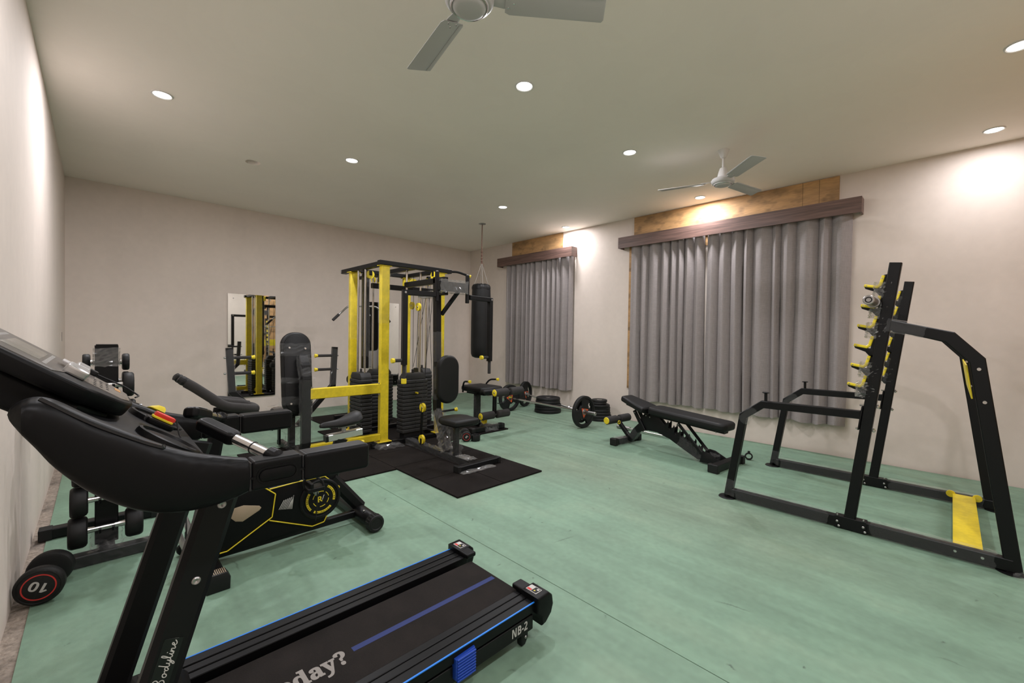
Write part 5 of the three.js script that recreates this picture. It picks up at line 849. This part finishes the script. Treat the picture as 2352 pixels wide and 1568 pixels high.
  for (const s of [-1, 1]) { const z = (d) => 4.63 + s * d;
    put(hb, 'bar_horn', matFoam, tube([[-5.28, 0.853, z(0.09)], [-5.34, 0.868, z(0.125)], [-5.44, 0.888, z(0.13)], [-5.50, 0.94, z(0.12)], [-5.57, 1.0, z(0.10)], [-5.60, 1.022, z(0.09)]], 0.0245, 0.05, 14));
    put(hb, 'horn_grip', matRubberBlack, turned([[0.02, 0], [0.024, 0.01], [0.02, 0.022], [0.024, 0.034], [0.02, 0.046], [0.022, 0.054], [0.012, 0.06], [0, 0.06]], [-5.585, 1.012, z(0.094)], [-5.625, 1.042, z(0.08)], 16)); }
  put(hb, 'elbow_loop', matFoam, tube([[-5.30, 0.855, 4.58], [-5.33, 0.88, 4.57], [-5.44, 0.90, 4.575], [-5.47, 0.905, 4.63], [-5.44, 0.90, 4.685], [-5.33, 0.88, 4.69], [-5.30, 0.855, 4.68]], 0.026, 0.05, 14));
  put(hb, 'tablet_rest', matPlastic, slab([[-0.09, -0.09], [0.07, -0.11], [0.07, 0.11], [-0.09, 0.09]], 0.012, [-5.55, 0.965, 4.63], [-0.78, 0.62, 0], [0.62, 0.78, 0], 0.004));
  put(G, 'brake_knob', matGloss, cyl([-5.42, 0.47, 4.72], [-5.40, 0.50, 4.75], 0.02, 14));
  put(G, 'cable', matRubberBlack, tube([[-5.60, 0.33, 4.72], [-5.605, 0.3, 4.78], [-5.61, 0.1, 4.80], [-5.612, 0.006, 4.81]], 0.004, 0.02, 6));
}

// ---------------------------------------------------------------- dumbbell tower and dumbbells
{
  const G = thing('dumbbell_rack', 'black upright dumbbell tower with film wrapped top beside the wall', 'dumbbell rack', [-5.893, 0, 4.0]);
  const X = [1, 0, 0], Z = [0, 0, 1];
  put(G, 'column', matBlack, bar([[-5.893, 0.06, 4.06], [-5.893, 1.2, 4.06]], 0.1, 0.07, X, 0.004));
  put(G, 'column_cap', matBlack, bx(-5.938, -5.845, 1.2, 1.206, 4.015, 4.1));
  put(G, 'base_foot', matBlack, bar([[-6.10, 0.035, 4.2], [-5.65, 0.035, 4.2]], 0.07, 0.06, Z)); put(G, 'base_foot', matBlack, bar([[-6.15, 0.035, 3.64], [-5.65, 0.035, 3.64]], 0.07, 0.06, Z));
  put(G, 'base_spine', matBlack, bar([[-5.893, 0.035, 3.68], [-5.893, 0.035, 4.16]], 0.07, 0.06, X));
  for (const [x, z] of [[-6.115, 4.2], [-5.64, 4.2], [-6.16, 3.64], [-5.64, 3.64]]) put(G, 'foot_cap', matRubberBlack, rbx(x - 0.03, x + 0.03, 0.0, 0.07, z - 0.04, z + 0.04, 0.006));
  put(G, 'wrapping_film', matFilmThick, film([-5.893, 1.08, 4.06], [-5.893, 1.185, 4.06], 0.102, 0.072, X, 0.006, 0.012, 0.002, 28)); put(G, 'wrapping_film', matFilm, film([-5.893, 0.02, 4.1], [-5.893, 0.14, 4.08], 0.11, 0.09, X, 0.014, 0.014)); put(G, 'wrapping_film', matFilm, film([-6.06, 0.035, 4.2], [-5.7, 0.035, 4.2], 0.076, 0.066, Z, 0.012)); put(G, 'wrapping_film', matFilm, scrap([-5.84, 0.05, 4.17], 0.14, 0.12, 0.05));
  const near = [[0.975, 0.070], [0.815, 0.073], [0.655, 0.076], [0.50, 0.079], [0.335, 0.082], [0.165, 0.085]], nm = ['topmost', 'second', 'third', 'fourth', 'fifth', 'lowest'];
  near.forEach(([y, R], k) => {
    for (const s of [-1, 1]) put(G, 'cradle', matBlack, [bar([[-5.893 + s * 0.028, y - 0.03, 4.08], [-5.893 + s * 0.028, y - 0.024, 4.135], [-5.893 + s * 0.028, y + 0.006, 4.165]], 0.012, 0.012, X, 0.002)]);
    dumbbell(R, 0.048 + k * 0.006, 0.135 + k * 0.004, `black round dumbbell with steel handle, ${nm[k]} on the treadmill side of the dumbbell tower`, [-5.893, y, 4.135], Math.PI / 2, 'dumbbells on the tower');
  });
  [[1.098, 0.05, 'topmost'], [0.985, 0.054, 'second']].forEach(([y, R, n]) => {
    for (const s of [-1, 1]) put(G, 'cradle', matBlack, [bar([[-5.893 + s * 0.028, y - 0.03, 4.04], [-5.893 + s * 0.028, y - 0.024, 3.985], [-5.893 + s * 0.028, y + 0.006, 3.955]], 0.012, 0.012, X, 0.002)]);
    dumbbell(R, 0.034, 0.135, `small black dumbbell with steel handle, ${n} on the mirror side of the dumbbell tower`, [-5.893, y, 3.985], Math.PI / 2, 'dumbbells on the tower');
  });
}
dumbbell(0.086, 0.055, 0.12, 'black dumbbell marked 10 with a red ring on the floor against the wall', [-6.112, 0.087, 4.43], -0.14, null, { text: '10', roll: 2.7 });
renderer.render(scene, camera);
